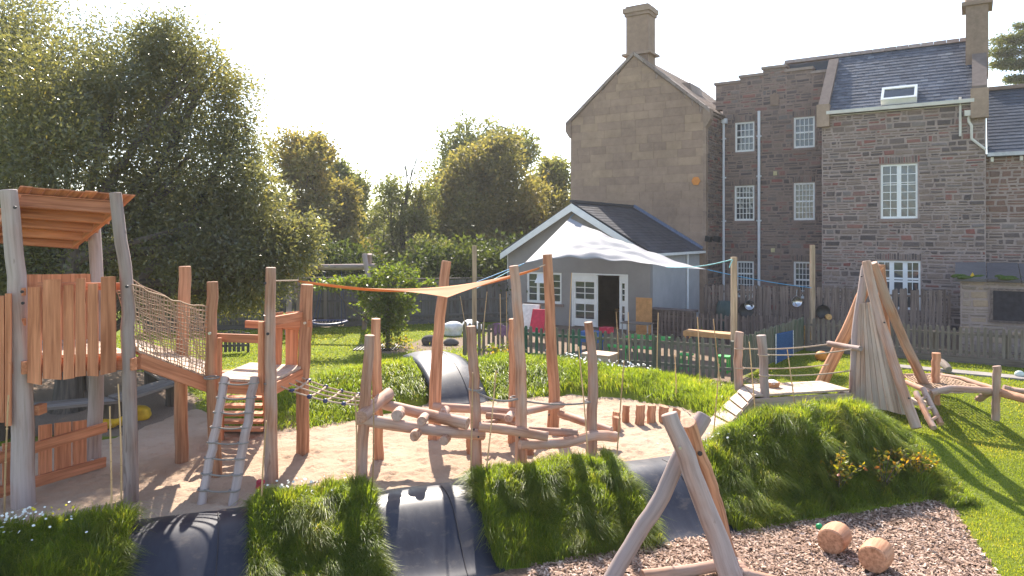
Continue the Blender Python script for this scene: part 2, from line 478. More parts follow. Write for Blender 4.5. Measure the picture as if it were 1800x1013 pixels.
M['daisy'] = m_plain('white_flower', (.75, .75, .68), .7, .2)
M['butter'] = m_plain('yellow_flower', (.75, .60, .03), .6, .2)

def m_sand():
    t = NT('sand')
    co = t.n('NewGeometry').outputs['Position']
    a = t.noise(co, 90, 3, .7).outputs[0]; b = t.noise(co, 5, 4, .6).outputs[0]; c = t.noise(co, .7, 3).outputs[0]
    col = t.ramp(c, [(.35, (.41, .292, .205)), (.65, (.49, .36, .265))])
    col = t.mix(t.ramp(b, [(.55, (0, 0, 0)), (.8, (.6, .6, .6))]), col, (.36, .245, .165))
    col = t.mix(t.ramp(t.noise(co, 38, 2, .8).outputs[0], [(.70, (0, 0, 0)), (.76, (.85, .85, .85))]), col, (.16, .11, .075))
    b2 = t.noise(co, 22, 3, .6).outputs[0]
    h = t.math('ADD', t.math('MULTIPLY', a, .3), t.math('ADD', t.math('MULTIPLY', b2, .6), t.math('MULTIPLY', b, .5)))
    return t.done(t.pbr(col=col, rough=.95, spec=.15, normal=t.bump(h, .8, .05)))
M['sand'] = m_sand()
def m_ground():
    t = NT('lawn_soil')
    co = t.n('NewGeometry').outputs['Position']
    d = t.attr('rv').outputs['Fac']
    n = t.noise(co, 2.3, 5, .65).outputs[0]; n2 = t.noise(co, 40, 4, .7).outputs[0]
    g = t.ramp(n, [(.3, (.12, .16, .016)), (.55, (.17, .205, .02)), (.75, (.23, .24, .035))])
    g = t.mix(t.ramp(n2, [(.35, (.5, .5, .5)), (.6, (0, 0, 0))]), g, (.08, .11, .015))
    s = t.ramp(n2, [(.3, (.16, .115, .085)), (.7, (.30, .225, .17))])
    f = t.math('ADD', d, t.math('MULTIPLY', t.math('SUBTRACT', n, .5), .8))
    c = t.mix(t.ramp(f, [(.42, (0, 0, 0)), (.58, (1, 1, 1))]), g, s)
    return t.done(t.pbr(col=c, rough=.95, spec=.1, normal=t.bump(n2, .7, .04)))
M['ground'] = m_ground()
def m_rubber():
    t = NT('navy_rubber_belt')
    gc = t.attr('gc').outputs['Vector']
    n = t.noise(t.map(gc, (3, 1.2, 1)), 1.5, 5, .65).outputs[0]
    st = t.noise(t.map(gc, (16, 1.0, 1)), 1.5, 4, .7).outputs[0]
    col = t.ramp(n, [(.4, (.010, .012, .026)), (.75, (.030, .032, .048))])
    col = t.mix(t.ramp(st, [(.62, (0, 0, 0)), (.78, (.25, .25, .25))]), col, (.11, .10, .10))
    sn = t.noise(t.map(gc, (2.2, 3.5, 1)), 1.6, 5, .7).outputs[0]
    col = t.mix(t.math('MULTIPLY', t.ramp(sn, [(.55, (0, 0, 0)), (.78, (1, 1, 1))]), .35), col, (.22, .17, .13))
    r = t.math('ADD', t.math('MULTIPLY', st, .22), t.math('ADD', t.math('MULTIPLY', sn, .15), .24))
    return t.done(t.pbr(col=col, rough=r, spec=.36, normal=t.bump(st, .08, .004)))
M['rubber'] = m_rubber()
def m_chips():
    t = NT('bark_chips')
    rv = t.attr('rv').outputs['Fac']
    c = t.ramp(rv, [(0, (.16, .095, .065)), (.3, (.31, .195, .14)), (.65, (.43, .29, .215)), (.92, (.53, .39, .31)), (1, (.64, .52, .44))])
    return t.done(t.pbr(col=c, rough=.85, spec=.25))
M['chips'] = m_chips()
M['chip_bed'] = m_plain('chip_bed', (.17, .11, .075), .95, .1, 0, .5, .9, 25)
def m_render_wall(name, a, b, bw=.44, bh=.215):
    t = NT(name)
    gc = t.attr('gc').outputs['Vector']
    co = t.n('NewGeometry').outputs['Position']
    n = t.noise(co, 1.3, 5, .6).outputs[0]; n2 = t.noise(co, 30, 3).outputs[0]
    c = t.ramp(n, [(.3, a), (.7, b)])
    return t.done(t.pbr(col=c, rough=.9, spec=.2, normal=t.bump(n2, .3, .01)))
M['grey_render'] = m_render_wall('grey_painted_block', (.26, .24, .235), (.32, .295, .285))
M['pale_render'] = m_render_wall('pale_painted_block', (.38, .375, .385), (.47, .46, .47))
def m_sail(name, col, tr):
    t = NT(name)
    p = t.pbr(col=col, rough=.7, spec=.25)
    q = t.n('BsdfTranslucent', {'Color': (*col, 1)}).outputs[0]
    return t.done(t.n('MixShader', {0: tr, 1: p, 2: q}).outputs[0])
M['sail_white'] = m_sail('white_sail_cloth', (.40, .39, .41), .25)
M['sail_orange'] = m_sail('apricot_sail_cloth', (.58, .235, .08), .35)
def m_rug():
    t = NT('blue_fringed_rug')
    gc = t.attr('gc').outputs['Vector']
    n = t.noise(gc, 30, 4).outputs[0]
    return t.done(t.pbr(col=t.ramp(n, [(.3, (.02, .06, .16)), (.7, (.05, .12, .27))]), rough=.95, spec=.1, normal=t.bump(n, .6, .02)))
M['rug'] = m_rug()
# ------------------------------------------------------------------ terrain
E = np.array([.943, .332]); WN = np.array([.332, -.943]); BO = np.array([0, 10.2])   # bank line: along, towards the camera, origin
def sw(x, y):
    return E[0] * x + E[1] * (y - BO[1]), WN[0] * x + WN[1] * (y - BO[1])
def bank_pt(s, w, z):
    return Vector((E[0] * s + WN[0] * w, BO[1] + E[1] * s + WN[1] * w, z))
SEG = [(-14, -4.88), (-3.52, -1.99), (-.61, 1.69), (2.9, 7.2)]         # grassed stretches of the front bank
SLIDES = [(-4.88, -3.52), (-1.99, -.61), (1.69, 2.9)]
CREST = [(500, 672, 14.3, .30), (560, 655, 14.8, .6), (640, 645, 15.4, .70), (735, 634, 16.3, .74), (815, 630, 16.6, .74), (900, 630, 17.3, .60), (980, 638, 17.2, .48), (1050, 648, 16.9, .42), (1150, 666, 16.3, .33), (1250, 690, 15.3, .20)]
CR = np.array([[(px - CX) / F * d, d, h] for px, py, d, h in CREST])
def seg_mask(s):
    m = 0
    for a, b in SEG:
        m = m + sst((s - a) / .16 + .5) * (1 - sst((s - b) / .16 + .5))
    return m
def zt(x, y):
    x = np.asarray(x, float); y = np.asarray(y, float)
    s, w = sw(x, y)
    steep = -.6 * sst(w / 1.27)
    gentle = -.6 * sst((w + 3.2) / 5.0)
    k = sst((s - 6.2) / 1.6)
    z = steep * (1 - k) + gentle * k
    g = seg_mask(s)
    lump = .8 + .5 * fbm(x * 1.1, y * 1.1, 5, 3)
    z = z + g * (1 - k) * .17 * np.exp(-((w + .02) / .5) ** 2) * lump + g * (1 - k) * .13 * np.exp(-((w - .75) / .4) ** 2)
    z = z + .42 * sst((s - 3.1) / 1.9) * (1 - sst((s - 7.4) / 2.2)) * np.exp(-((w - .02) / .80) ** 2) * (.8 + .4 * fbm(x * 1.6, y * 1.6, 9, 3))
    z = z + .34 * (fbm(x * 2.3, y * 2.3, 17, 2) - .5) * sst((s - 3.1) / .8) * (1 - sst((s - 7.2) / 1.2)) * np.exp(-((w - .35) / .6) ** 2)
    z = z + g * (1 - k) * .20 * (fbm(x * 1.9, y * 1.9, 15, 3) - .5) * sst((w + .9) / .5) * sst((1.35 - w) / .5)
    # back mound: distance to the crest line
    best = np.full(np.shape(x), 9.0); hh = np.zeros(np.shape(x))
    for i in range(len(CR) - 1):
        a, b = CR[i], CR[i + 1]
        d = b[:2] - a[:2]
        t = np.clip(((x - a[0]) * d[0] + (y - a[1]) * d[1]) / (d @ d), 0, 1)
        q = np.hypot(x - a[0] - t * d[0], y - a[1] - t * d[1])
        up = q < best
        best = np.where(up, q, best); hh = np.where(up, a[2] + (b[2] - a[2]) * t, hh)
    z = z + hh * (1 - sst(best / 1.75)) * (.85 + .3 * fbm(x * 1.3, y * 1.3, 3, 2))
    return z
def zt1(x, y): return float(zt(np.array([x]), np.array([y]))[0])

def poly_sd(P, x, y):                            # signed distance, positive inside
    P = np.array(P); n = len(P)
    best = np.full(np.shape(x), 1e9); ins = np.zeros(np.shape(x), bool)
    for i in range(n):
        a, b = P[i], P[(i + 1) % n]
        d = b - a
        t = np.clip(((x - a[0]) * d[0] + (y - a[1]) * d[1]) / (d @ d), 0, 1)
        best = np.minimum(best, np.hypot(x - a[0] - t * d[0], y - a[1] - t * d[1]))
        c = ((a[1] > y) != (b[1] > y)) & (x < (b[0] - a[0]) * (y - a[1]) / (b[1] - a[1] + 1e-12) + a[0])
        ins ^= c
    return np.where(ins, best, -best)
def g2(px, py, z=0):
    p = G(px, py, z); return (p.x, p.y)
def b2(s, w):
    p = bank_pt(s, w, 0); return (p.x, p.y)
SAND = [b2(-14, .02), b2(3.15, .02), g2(1300, 795), g2(1300, 765), g2(1270, 742), g2(1200, 716), g2(1100, 700), g2(1000, 694), g2(850, 708), g2(770, 706), g2(700, 720), g2(640, 735), g2(560, 752), g2(505, 757), g2(480, 758), g2(400, 752), g2(345, 722), g2(300, 735), g2(240, 764), g2(180, 776), g2(0, 790), g2(-250, 800)]
BARK = [b2(-14, 1.16), b2(6.55, 1.2), (6.75, 11.0), (5.95, 8.75), (5.3, 6.6), (4.6, 3.2), (-9, 3.2)]
DIRT = [g2(-60, 770), g2(150, 765), g2(250, 770), g2(345, 728), g2(352, 700), g2(300, 668), g2(235, 650), g2(100, 646), g2(-60, 655)]

def lines(segs):
    out = []
    for a, b, st in segs:
        n = max(1, int(round((b - a) / st)))
        out += list(np.linspace(a, b, n, endpoint=False))
    out.append(segs[-1][1])
    return np.array(out)
def grid_mesh(name, xs, ys, zf, mat, keep=None, rvf=None, smooth=True):
    X, Y = np.meshgrid(xs, ys)
    Z = zf(X, Y)
    nx, ny = len(xs), len(ys)
    idx = np.arange(nx * ny).reshape(ny, nx)
    q = np.stack([idx[:-1, :-1], idx[:-1, 1:], idx[1:, 1:], idx[1:, :-1]], -1).reshape(-1, 4)
    if keep is not None:
        q = q[keep((X[:-1, :-1] + X[1:, 1:]) / 2, (Y[:-1, :-1] + Y[1:, 1:]) / 2).ravel()]
    used, inv = np.unique(q, return_inverse=True)
    V = np.stack([X.ravel(), Y.ravel(), Z.ravel()], -1)[used]
    rv = rvf(X, Y).ravel()[used] if rvf else np.zeros(len(V))
    return np_mesh(name, V, inv.ravel(), np.full(len(q), 4), mat, rv, V, smooth)

BS = [G(738, 700, .10), G(815, 700, .10)]
def back_slide_frame():
    top = (W(772, 628, 16.45)); bot = G(812, 713, .0)
    d = (top - bot); d.z = 0; d.normalize()
    return bot, d, Vector((d.y, -d.x, 0))
SB, SD_, SS_ = back_slide_frame()
def back_slide_mask(x, y):
    u = (x - SB.x) * SD_.x + (y - SB.y) * SD_.y
    v = (x - SB.x) * SS_.x + (y - SB.y) * SS_.y
    return (np.abs(v) < .62) & (u > -.2) & (u < 2.35)
def ground_z(X, Y):
    z = zt(X, Y)
    z = z - .13 * sst(poly_sd(SAND, X, Y) / .25) - .10 * sst(poly_sd(BARK, X, Y) / .25)
    s, w = sw(X, Y)
    for a, b in SLIDES:
        z = z - .10 * sst((s - a) / .12 + .2) * (1 - sst((s - b) / .12 + .8)) * ((w > -.6) & (w < 1.6))
    u = (X - SB.x) * SD_.x + (Y - SB.y) * SD_.y; v = (X - SB.x) * SS_.x + (Y - SB.y) * SS_.y
    z = z - .30 * sst((.70 - np.abs(v)) / .2) * sst((u + .3) / .3) * sst((2.65 - u) / .3)
    z = z + .02 * (fbm(X * 1.7, Y * 1.7, 21, 3) - .5) * ((np.abs(X) < 40) & (Y < 60))
    return z
def dirt_v(X, Y):
    d = sst(poly_sd(DIRT, X, Y) / 1.0 + .5)
    for px, py, r in ((725, 640, .45), (760, 606, 1.1), (800, 603, .9), (690, 612, .9), (500, 765, .5), (1275, 668, 1.0)):
        c = g2(px, py); d = np.maximum(d, 1 - np.hypot(X - c[0], (Y - c[1]) * .6) / r * .6)
    fx, fy = 5.4, 17.9                                # bare yard inside the picket fence
    YARD = [(5.2, 17.8), (-1.2, 20.9), (-1.0, 29), (5.4, 33), (9.0, 22.6)]
    d = np.maximum(d, sst(poly_sd(YARD, X, Y) / .6 + .3) * .95)
    BACK = [(9.3, 22.4), (20, 15.9), (40, 20), (22, 40), (5, 34)]
    d = np.maximum(d, sst(poly_sd(BACK, X, Y) / .6 + .3) * .95)
    return np.clip(d, 0, 1)
xs = lines([(-900, -60, 120), (-60, -14, 4), (-14, -9, .4), (-9, 9.5, .11), (9.5, 16, .3), (16, 60, 4), (60, 900, 120)])
ys = lines([(-60, 3, 9), (3, 6.5, .4), (6.5, 18.5, .11), (18.5, 32, .4), (32, 70, 4), (70, 1500, 130)])
gm = grid_mesh('ground', xs, ys, ground_z, M['ground'], None, dirt_v)
tag(link('ground', gm), 'green lawn and worn earth of the playground', None, None, 'structure')

def sand_z(X, Y):
    sd = poly_sd(SAND, X, Y)
    n = (fbm(X * 2.1, Y * 2.1, 31, 4) - .5) * .05 + (fbm(X * 9, Y * 9, 33, 3) - .5) * .05
    dents = np.zeros(np.shape(X))
    r = np.random.default_rng(4)
    for i in range(1000):
        cx, cy = r.uniform(-8, 4), r.uniform(8.4, 15.5)
        a = r.uniform(0, 3.14); lx, ly = r.uniform(.05, .11), r.uniform(.035, .065)
        m = (np.abs(X - cx) < .3) & (np.abs(Y - cy) < .3)
        if not m.any(): continue
        dx, dy = X[m] - cx, Y[m] - cy
        u, v = dx * math.cos(a) + dy * math.sin(a), -dx * math.sin(a) + dy * math.cos(a)
        q = (u / lx) ** 2 + (v / ly) ** 2
        dents[m] += -.026 * np.exp(-q) + .013 * np.exp(-(np.sqrt(q) - 1.5) ** 2 * 4)
    return .0 + n + dents + .03 * sst(1 - sd / 1.0) - .2 * sst(-sd / .3)
sm = grid_mesh('sand_pit', np.arange(-9.5, 4.6, .045), np.arange(6.6, 16.6, .045), sand_z, M['sand'], lambda X, Y: poly_sd(SAND, X, Y) > -.28)
tag(link('sand', sm), 'pale trampled sand under the climbing frames', None, None, 'structure')

def bark_z(X, Y):
    sd = poly_sd(BARK, X, Y)
    return -.585 + (fbm(X * 2, Y * 2, 41, 4) - .5) * .05 - .15 * sst(-sd / .3)
bm_ = grid_mesh('bark_bed', np.arange(-5, 7.2, .08), np.arange(3.2, 11.8, .08), bark_z, M['chip_bed'], lambda X, Y: poly_sd(BARK, X, Y) > -.28)
tag(link('bark_bed', bm_), 'bark chip bed in front of the grass bank', None, None, 'structure')

# ------------------------------------------------------------------ scattered stuff
def quads_at(P, T, B, L, Wd, rv, name, mat):      # flat flakes: centre, two unit vectors, half length, half width
    n = len(P)
    a = T * L[:, None]; b = B * Wd[:, None]
    V = np.stack([P - a - b * .7, P + a - b, P + a * .9 + b * .8, P - a * .9 + b], 1).reshape(-1, 3)
    me = np_mesh(name, V, np.arange(4 * n), np.full(n, 4), mat, np.repeat(rv, 4))
    return me
def unit(a): return a / np.linalg.norm(a, axis=1, keepdims=True)
n = 60000
px = RNG.uniform(.2, 7, n); py = RNG.uniform(7.6, 11.8, n)
k = (poly_sd(BARK, px, py) > RNG.normal(0, .05, n)) & (np.abs(px / py) < .78)
px, py = px[k], py[k]; n = len(px)
pz = bark_z(px, py) + RNG.uniform(.004, .03, n)
an = RNG.uniform(0, 6.28, n)
T = unit(np.stack([np.cos(an), np.sin(an), RNG.normal(0, .28, n)], 1))
B = unit(np.cross(T, unit(np.stack([RNG.normal(0, .35, n), RNG.normal(0, .35, n), np.ones(n)], 1))))
me = quads_at(np.stack([px, py, pz], 1), T, B, RNG.uniform(.014, .042, n), RNG.uniform(.006, .015, n), RNG.random(n) ** 1.15, 'bark_chips', M['chips'])
tag(link('bark_chips', me), 'loose brown bark chips covering the play bed', None, None, 'stuff')

def blades(name, x, y, z, h, wd, lean, curl, rv, mat, label, rank=None):
    """grass blades: lean = (n,2) horizontal offset of the tip as a share of h; curl bends it"""
    n = len(x)
    an = RNG.uniform(0, 6.28, n)
    sd = np.stack([np.cos(an), np.sin(an), np.zeros(n)], 1) * wd[:, None]
    P = np.stack([x, y, z], 1)
    ln = np.concatenate([lean, np.zeros((n, 1))], 1)
    ll = np.linalg.norm(lean, axis=1)
    up = np.sqrt(np.clip(1 - np.minimum(ll, .95) ** 2, .05, 1))
    mid = P + ln * h[:, None] * .35 + np.stack([np.zeros(n), np.zeros(n), h * .58 * (.6 + .4 * up)], 1)
    tip = P + ln * h[:, None] * 1.0 + np.stack([np.zeros(n), np.zeros(n), h * (up - curl)], 1)
    V = np.stack([P - sd, P + sd, mid + sd * .75, mid - sd * .75, tip], 1).reshape(-1, 3)
    base = np.arange(n)[:, None] * 5
    f = np.concatenate([base + np.array([[0, 1, 2, 3]]), base + np.array([[3, 2, 4]])], 1).ravel()
    lt = np.tile([4, 3], n)
    me = np_mesh(name, V, f, lt, mat, np.repeat(rv, 5))
    return tag(link(name, me), label, None, None, 'stuff')
def slope(x, y, e=.05):
    return -np.stack([(zt(x + e, y) - zt(x - e, y)) / (2 * e), (zt(x, y + e) - zt(x, y - e)) / (2 * e)], 1)
def bank_grass(name, s0, s1, w0, w1, dens, label, hk=1.0, in_bark=.0):
    n = int((s1 - s0) * (w1 - w0) * dens)
    s = RNG.uniform(s0, s1, n); w = RNG.uniform(w0, w1, n)
    x = E[0] * s + WN[0] * w; y = BO[1] + E[1] * s + WN[1] * w
    k = (seg_mask(s) > .45) & (poly_sd(BARK, x, y) < RNG.normal(.02, .03, n)) & (poly_sd(SAND, x, y) < RNG.normal(.16, .08, n)) & (np.abs(x / y) < .80)
    s, w, x, y = s[k], w[k], x[k], y[k]; n = len(x)
    cl = np.clip(1.8 * (.5 * fbm(x * 2.6, y * 2.6, 51, 2) + .5 * vnoise(x * 7, y * 7, 53)) - .4, 0, 1.1)
    h = (.09 + .21 * cl) * hk * RNG.uniform(.6, 1.25, n) * (1 - .7 * sst((-w - .3) / .6) * sst((s - 2.5) / .5))
    a = fbm(x * 2.0, y * 2.0, 61, 2) * 12
    fl = np.stack([np.cos(a), np.sin(a)], 1) * .55
    lean = slope(x, y) * .6 + fl * 1.15 * RNG.uniform(.3, 1.1, n)[:, None] + RNG.normal(0, .22, (n, 2))
    rv = np.clip(.16 + .68 * (.5 * fbm(x * 1.6, y * 1.6, 71, 3) + .5 * vnoise(x * 5, y * 5, 73)) + RNG.normal(0, .17, n), 0, 1)
    return blades(name, x, y, zt(x, y) - .01, h, RNG.uniform(.0025, .0055, n), lean, RNG.uniform(0, .5, n), rv, M['blade'], label)
bank_grass('bank_grass', -7.6, -4.75, -.75, 1.5, 12500, 'long grass on the bank at the far left of the frame')
bank_grass('bank_grass', -3.6, -1.9, -.75, 1.5, 12500, 'long grass on the bank between the two dark slides')
bank_grass('bank_grass', -.7, 1.8, -.75, 1.5, 12500, 'long grass on the bank behind the log A-frame leg')
bank_grass('bank_grass', 2.8, 7.6, -1.25, 1.6, 8800, 'long combed grass on the large mound below the bridge')

def mound_grass():
    n = 125000
    x = RNG.uniform(-5.2, 6.2, n); y = RNG.uniform(12.6, 19.2, n)
    best = np.full(n, 9.0)
    for i in range(len(CR) - 1):
        a, b = CR[i], CR[i + 1]; d = b[:2] - a[:2]
        t = np.clip(((x - a[0]) * d[0] + (y - a[1]) * d[1]) / (d @ d), 0, 1)
        best = np.minimum(best, np.hypot(x - a[0] - t * d[0], y - a[1] - t * d[1]))
    k = (best < 1.85) & (poly_sd(SAND, x, y) < RNG.normal(.05, .06, n)) & ~back_slide_mask(x, y)
    x, y = x[k], y[k]; n = len(x)
    h = (.10 + .17 * fbm(x * 2.2, y * 2.2, 81, 3)) * RNG.uniform(.6, 1.25, n) * np.where(x > -.4, 1.15, .8)
    a = fbm(x * 1.1, y * 1.1, 62, 2) * 9
    lean = slope(x, y) * .7 + np.stack([np.cos(a), np.sin(a)], 1) * .5 * RNG.uniform(.3, 1.1, n)[:, None] + RNG.normal(0, .22, (n, 2))
    rv = np.clip(.22 + .55 * fbm(x * 1.4, y * 1.4, 72, 3) + RNG.normal(0, .17, n), 0, 1)
    blades('mound_grass', x, y, zt(x, y) - .01, h, RNG.uniform(.004, .008, n), lean, RNG.uniform(0, .45, n), rv, M['blade'], 'tufted grass on the long mound behind the sand')
mound_grass()

def lawn(name, x0, x1, y0, y1, dens, hk, wk, label, poly=None):
    n = int((x1 - x0) * (y1 - y0) * dens)
    x = RNG.uniform(x0, x1, n); y = RNG.uniform(y0, y1, n)
    dv = dirt_v(x, y)
    k = (np.abs(x / y) < .92) & (poly_sd(SAND, x, y) < -.05) & (poly_sd(BARK, x, y) < RNG.normal(0, .05, n)) & (dv + RNG.normal(0, .12, n) < .5) & ~back_slide_mask(x, y)
    x, y = x[k], y[k]; n = len(x)
    h = .045 * hk * RNG.uniform(.5, 1.4, n) * (.6 + .9 * fbm(x * 1.8, y * 1.8, 91, 3))
    rv = np.clip(.1 + .8 * fbm(x * .9, y * .9, 92, 4) + RNG.normal(0, .17, n), 0, 1)
    blades(name, x, y, zt(x, y) - .005, h, RNG.uniform(.003, .006, n) * wk, RNG.normal(0, .5, (n, 2)), RNG.uniform(0, .4, n), rv, M['blade_lawn'], label)
lawn('lawn_grass', 3.5, 13.5, 7.6, 14.5, 1900, 1.0, 1.0, 'short mown grass of the lawn at the right')
lawn('lawn_grass', 3.6, 17, 14.5, 22, 900, 1.1, 1.6, 'mown grass behind the tipi and the bridge')
lawn('lawn_grass', -14, 4.5, 14, 29, 330, 1.3, 2.4, 'sunlit mown grass behind the long mound')

# flowers in the bank grass
def flowers(name, pts, mat, label, r=.02):
    b = MB()
    for (x, y, z) in pts:
        t = Vector((random.gauss(0, .5), random.gauss(0, .5) - .3, 1)).normalized()
        a = t.orthogonal().normalized() * r * random.uniform(.6, 1.2); c = t.cross(a)
        p = Vector((x, y, z))
        b.add([p + a * math.cos(i * 1.257) + c * math.sin(i * 1.257) for i in range(5)], [(0, 1, 2, 3, 4)])
    tag(b.build(name, mat), label, None, None, 'stuff')
def flower_pts(n, cx, cy, rx, ry, h0, h1):
    out = []
    for i in range(n):
        x, y = random.gauss(cx, rx), random.gauss(cy, ry)
        out.append((x, y, zt1(x, y) + random.uniform(h0, h1)))
    return out
c1 = bank_pt(-6.1, -.1, 0); c2 = bank_pt(3.4, -.15, 0); c3 = bank_pt(-3.0, -.1, 0)
flowers('white_flowers', flower_pts(70, c1.x, c1.y, .35, .18, .12, .24), M['daisy'], 'small white flowers in the grass at the lower left')
flowers('yellow_flowers', flower_pts(9, c1.x + .3, c1.y, .3, .12, .14, .24), M['butter'], 'yellow flowers among the white ones at the lower left')
flowers('white_flowers', flower_pts(60, c2.x, c2.y, .3, .15, .10, .2), M['daisy'], 'small white flowers at the left shoulder of the large mound')
flowers('white_flowers', flower_pts(24, c3.x, c3.y, .3, .12, .12, .22), M['daisy'], 'few white flowers on the bank between the slides')
pts = []
for i in range(120):
    t = random.random(); a, b = Vector(CR[6]), Vector(CR[8]); q = a.lerp(b, t) + Vector((random.gauss(0, .15), .35 + random.gauss(0, .2), 0))
    pts.append((q.x, q.y, zt1(q.x, q.y) + random.uniform(.1, .26)))
flowers('white_flowers', pts, M['daisy'], 'white flowers along the top of the mound below the picket fence', .028)

# ------------------------------------------------------------------ slides
def front_slide(a, b, label):
    a += .0; b -= .0
    prof = [(-.55, -.06), (-.42, .015), (-.28, .05), (-.14, .068), (.0, .07), (.13, .055), (.26, .02), (.42, -.06), (.6, -.18), (.8, -.34), (1.0, -.475), (1.2, -.57), (1.45, -.62), (1.6, -.64)]
    b_ = MB(); NS = 12
    vs, gc, fs = [], [], []
    L = 0
    for i, (w, z) in enumerate(prof):
        if i: L += math.hypot(w - prof[i - 1][0], z - prof[i - 1][1])
        for j in range(NS + 1):
            s = a - .1 + (b - a + .2) * j / NS
            e = .004 * math.sin(3.1 * s + 2 * w) + .003 * math.sin(7 * s)
            vs.append(bank_pt(s, w, z + e)); gc.append((s, L, 0))
    for i in range(len(prof) - 1):
        for j in range(NS):
            o = i * (NS + 1) + j
            fs.append((o, o + 1, o + NS + 2, o + NS + 1))
    b_.add(vs, [f[::-1] for f in fs], .5, gc, True)
    o = b_.build('rubber_slide', M['rubber'])
    md = o.modifiers.new('thick', 'SOLIDIFY'); md.thickness = .03; md.offset = -1
    sb = o.modifiers.new('sub', 'SUBSURF'); sb.levels = sb.render_levels = 2
    seam = MB(); ss = a + (b - a) * .72
    seam.tube([bank_pt(ss + .02 * math.sin(w * 3), w, z + .006) for w, z in prof[3:]], .006, 5, False)
    seam.build('seam', M['bolt_dark'], o)
    return tag(o, label, 'slide', 'dark rubber slides over the front bank')
front_slide(*SLIDES[0], 'dark rubber bank slide left of the first grass hump, in front of the tower')
front_slide(*SLIDES[1], 'dark rubber bank slide in the middle with the brightest shiny crest')
front_slide(*SLIDES[2], 'dark rubber bank slide behind the log A-frame')
def back_slide():
    b_ = MB(); NU, NS = 22, 12
    vs, gc, fs = [], [], []
    for i in range(NU + 1):
        u = -.15 + 2.75 * i / NU
        q_ = min(1, max(0, (u + .05) / 2.0)); z = .80 * (1 - (1 - q_) ** 2.2) ** .9 - (.0 if u < 2.0 else .08 * (u - 2.0))
        for j in range(NS + 1):
            v = -.60 + 1.2 * j / NS
            p = SB + SD_ * u + SS_ * v
            cz = -.10 * (abs(v) / .6) ** 2.5 * (z / .8)
            vs.append(Vector((p.x, p.y, float(z) + .02 + cz))); gc.append((v, u, 0))
    for i in range(NU):
        for j in range(NS):
            o = i * (NS + 1) + j
            fs.append((o, o + NS + 1, o + NS + 2, o + 1))
    b_.add(vs, [f[::-1] for f in fs], .5, gc, True)
    o = b_.build('rubber_slide', M['rubber'])
    md = o.modifiers.new('thick', 'SOLIDIFY'); md.thickness = .03; md.offset = -1
    s_ = MB(); s_.tube([Vector(vs[i * (NS + 1) + 8]) + Vector((0, 0, .006)) for i in range(NU + 1)], .007, 5, False)
    s_.build('seam', M['bolt_dark'], o)
    tag(o, 'dark rubber slide down the far mound behind the leaning posts', 'slide')
back_slide()
# ------------------------------------------------------------------ buildings (facade frame: t along the front, b back, z up)
U = Vector((.8396, -.5432, 0)); NB = Vector((.5432, .8396, 0)); GO = Vector((5.61, 32.63, 0))
UP = Vector((0, 0, 1))
def FW(t, b, z): return GO + U * t + NB * b + UP * z
def onpl(px, py, b):                             # photo pixel -> (t, z) on the facade plane at setback b
    r = (px - CX) / F
    o = GO + NB * b
    t = (r * o.y - o.x) / (U.x - r * U.y)
    d = o.y + U.y * t
    return t, H - (py - Y0) / F * d
def fbox(mb, t0, t1, b0, b1, z0, z1, rv=None, grain='t'):
    c = FW((t0 + t1) / 2, (b0 + b1) / 2, (z0 + z1) / 2)
    ax = {'t': U * (t1 - t0) / 2, 'b': NB * (b1 - b0) / 2, 'z': UP * (z1 - z0) / 2}
    k = [grain] + [q for q in 'tbz' if q != grain]
    return mb.obox(c, ax[k[0]], ax[k[1]], ax[k[2]], rv)
def cells(t0, t1, z0, z1, holes):                # rectangles left when holes are cut out
    ts = sorted({t0, t1, *[min(max(h[0], t0), t1) for h in holes], *[min(max(h[2], t0), t1) for h in holes]})
    out = []
    for a, b in zip(ts, ts[1:]):
        if b - a < 1e-4: continue
        hs = sorted([(h[1], h[3]) for h in holes if h[0] < (a + b) / 2 < h[2]])
        z = z0
        for lo, hi in hs:
            if lo > z: out.append((a, b, z, lo))
            z = max(z, hi)
        if z < z1: out.append((a, b, z, z1))
    return out
def rubble(t0, t1, z0, z1, b, holes, top=None, hmin=.09, hmax=.27, wmin=.14, wmax=.62, out=None):
    """irregular coursed stones as (polygon corners, depth, tint); holes are (t0, z0, t1, z1)"""
    z = z0; res = []
    while z < z1 - .04:
        h = random.uniform(hmin, hmax)
        t = t0 + random.uniform(-.2, 0)
        while t < t1:
            w = random.uniform(wmin, wmax) * (1 if random.random() < .75 else .55)
            a, c = max(t, t0), min(t + w, t1)
            zz0, zz1 = z + random.uniform(0, .015), min(z + h - random.uniform(0, .02), z1)
            t += w
            if c - a < .05 or zz1 - zz0 < .04: continue
            bad = False
            for h0, v0, h1, v1 in holes:
                if a < h1 and c > h0 and zz0 < v1 and zz1 > v0:
                    if a < h0 and h0 - a > .07: c = min(c, h0)
                    elif c > h1 and c - h1 > .07: a = max(a, h1)
                    elif zz0 < v0 and v0 - zz0 > .05: zz1 = v0
                    elif zz1 > v1 and zz1 - v1 > .05: zz0 = v1
                    else: bad = True
            if bad or c - a < .05 or zz1 - zz0 < .035: continue
            if top is not None and zz1 > top((a + c) / 2): continue
            if zz1 - zz0 > .13 and random.random() < .45:
                zm = zz0 + (zz1 - zz0) * random.uniform(.35, .65)
                res.append((a, c, zz0, zm, b)); res.append((a, c, zm, zz1, b))
            else: res.append((a, c, zz0, zz1, b))
        z += h
    return res
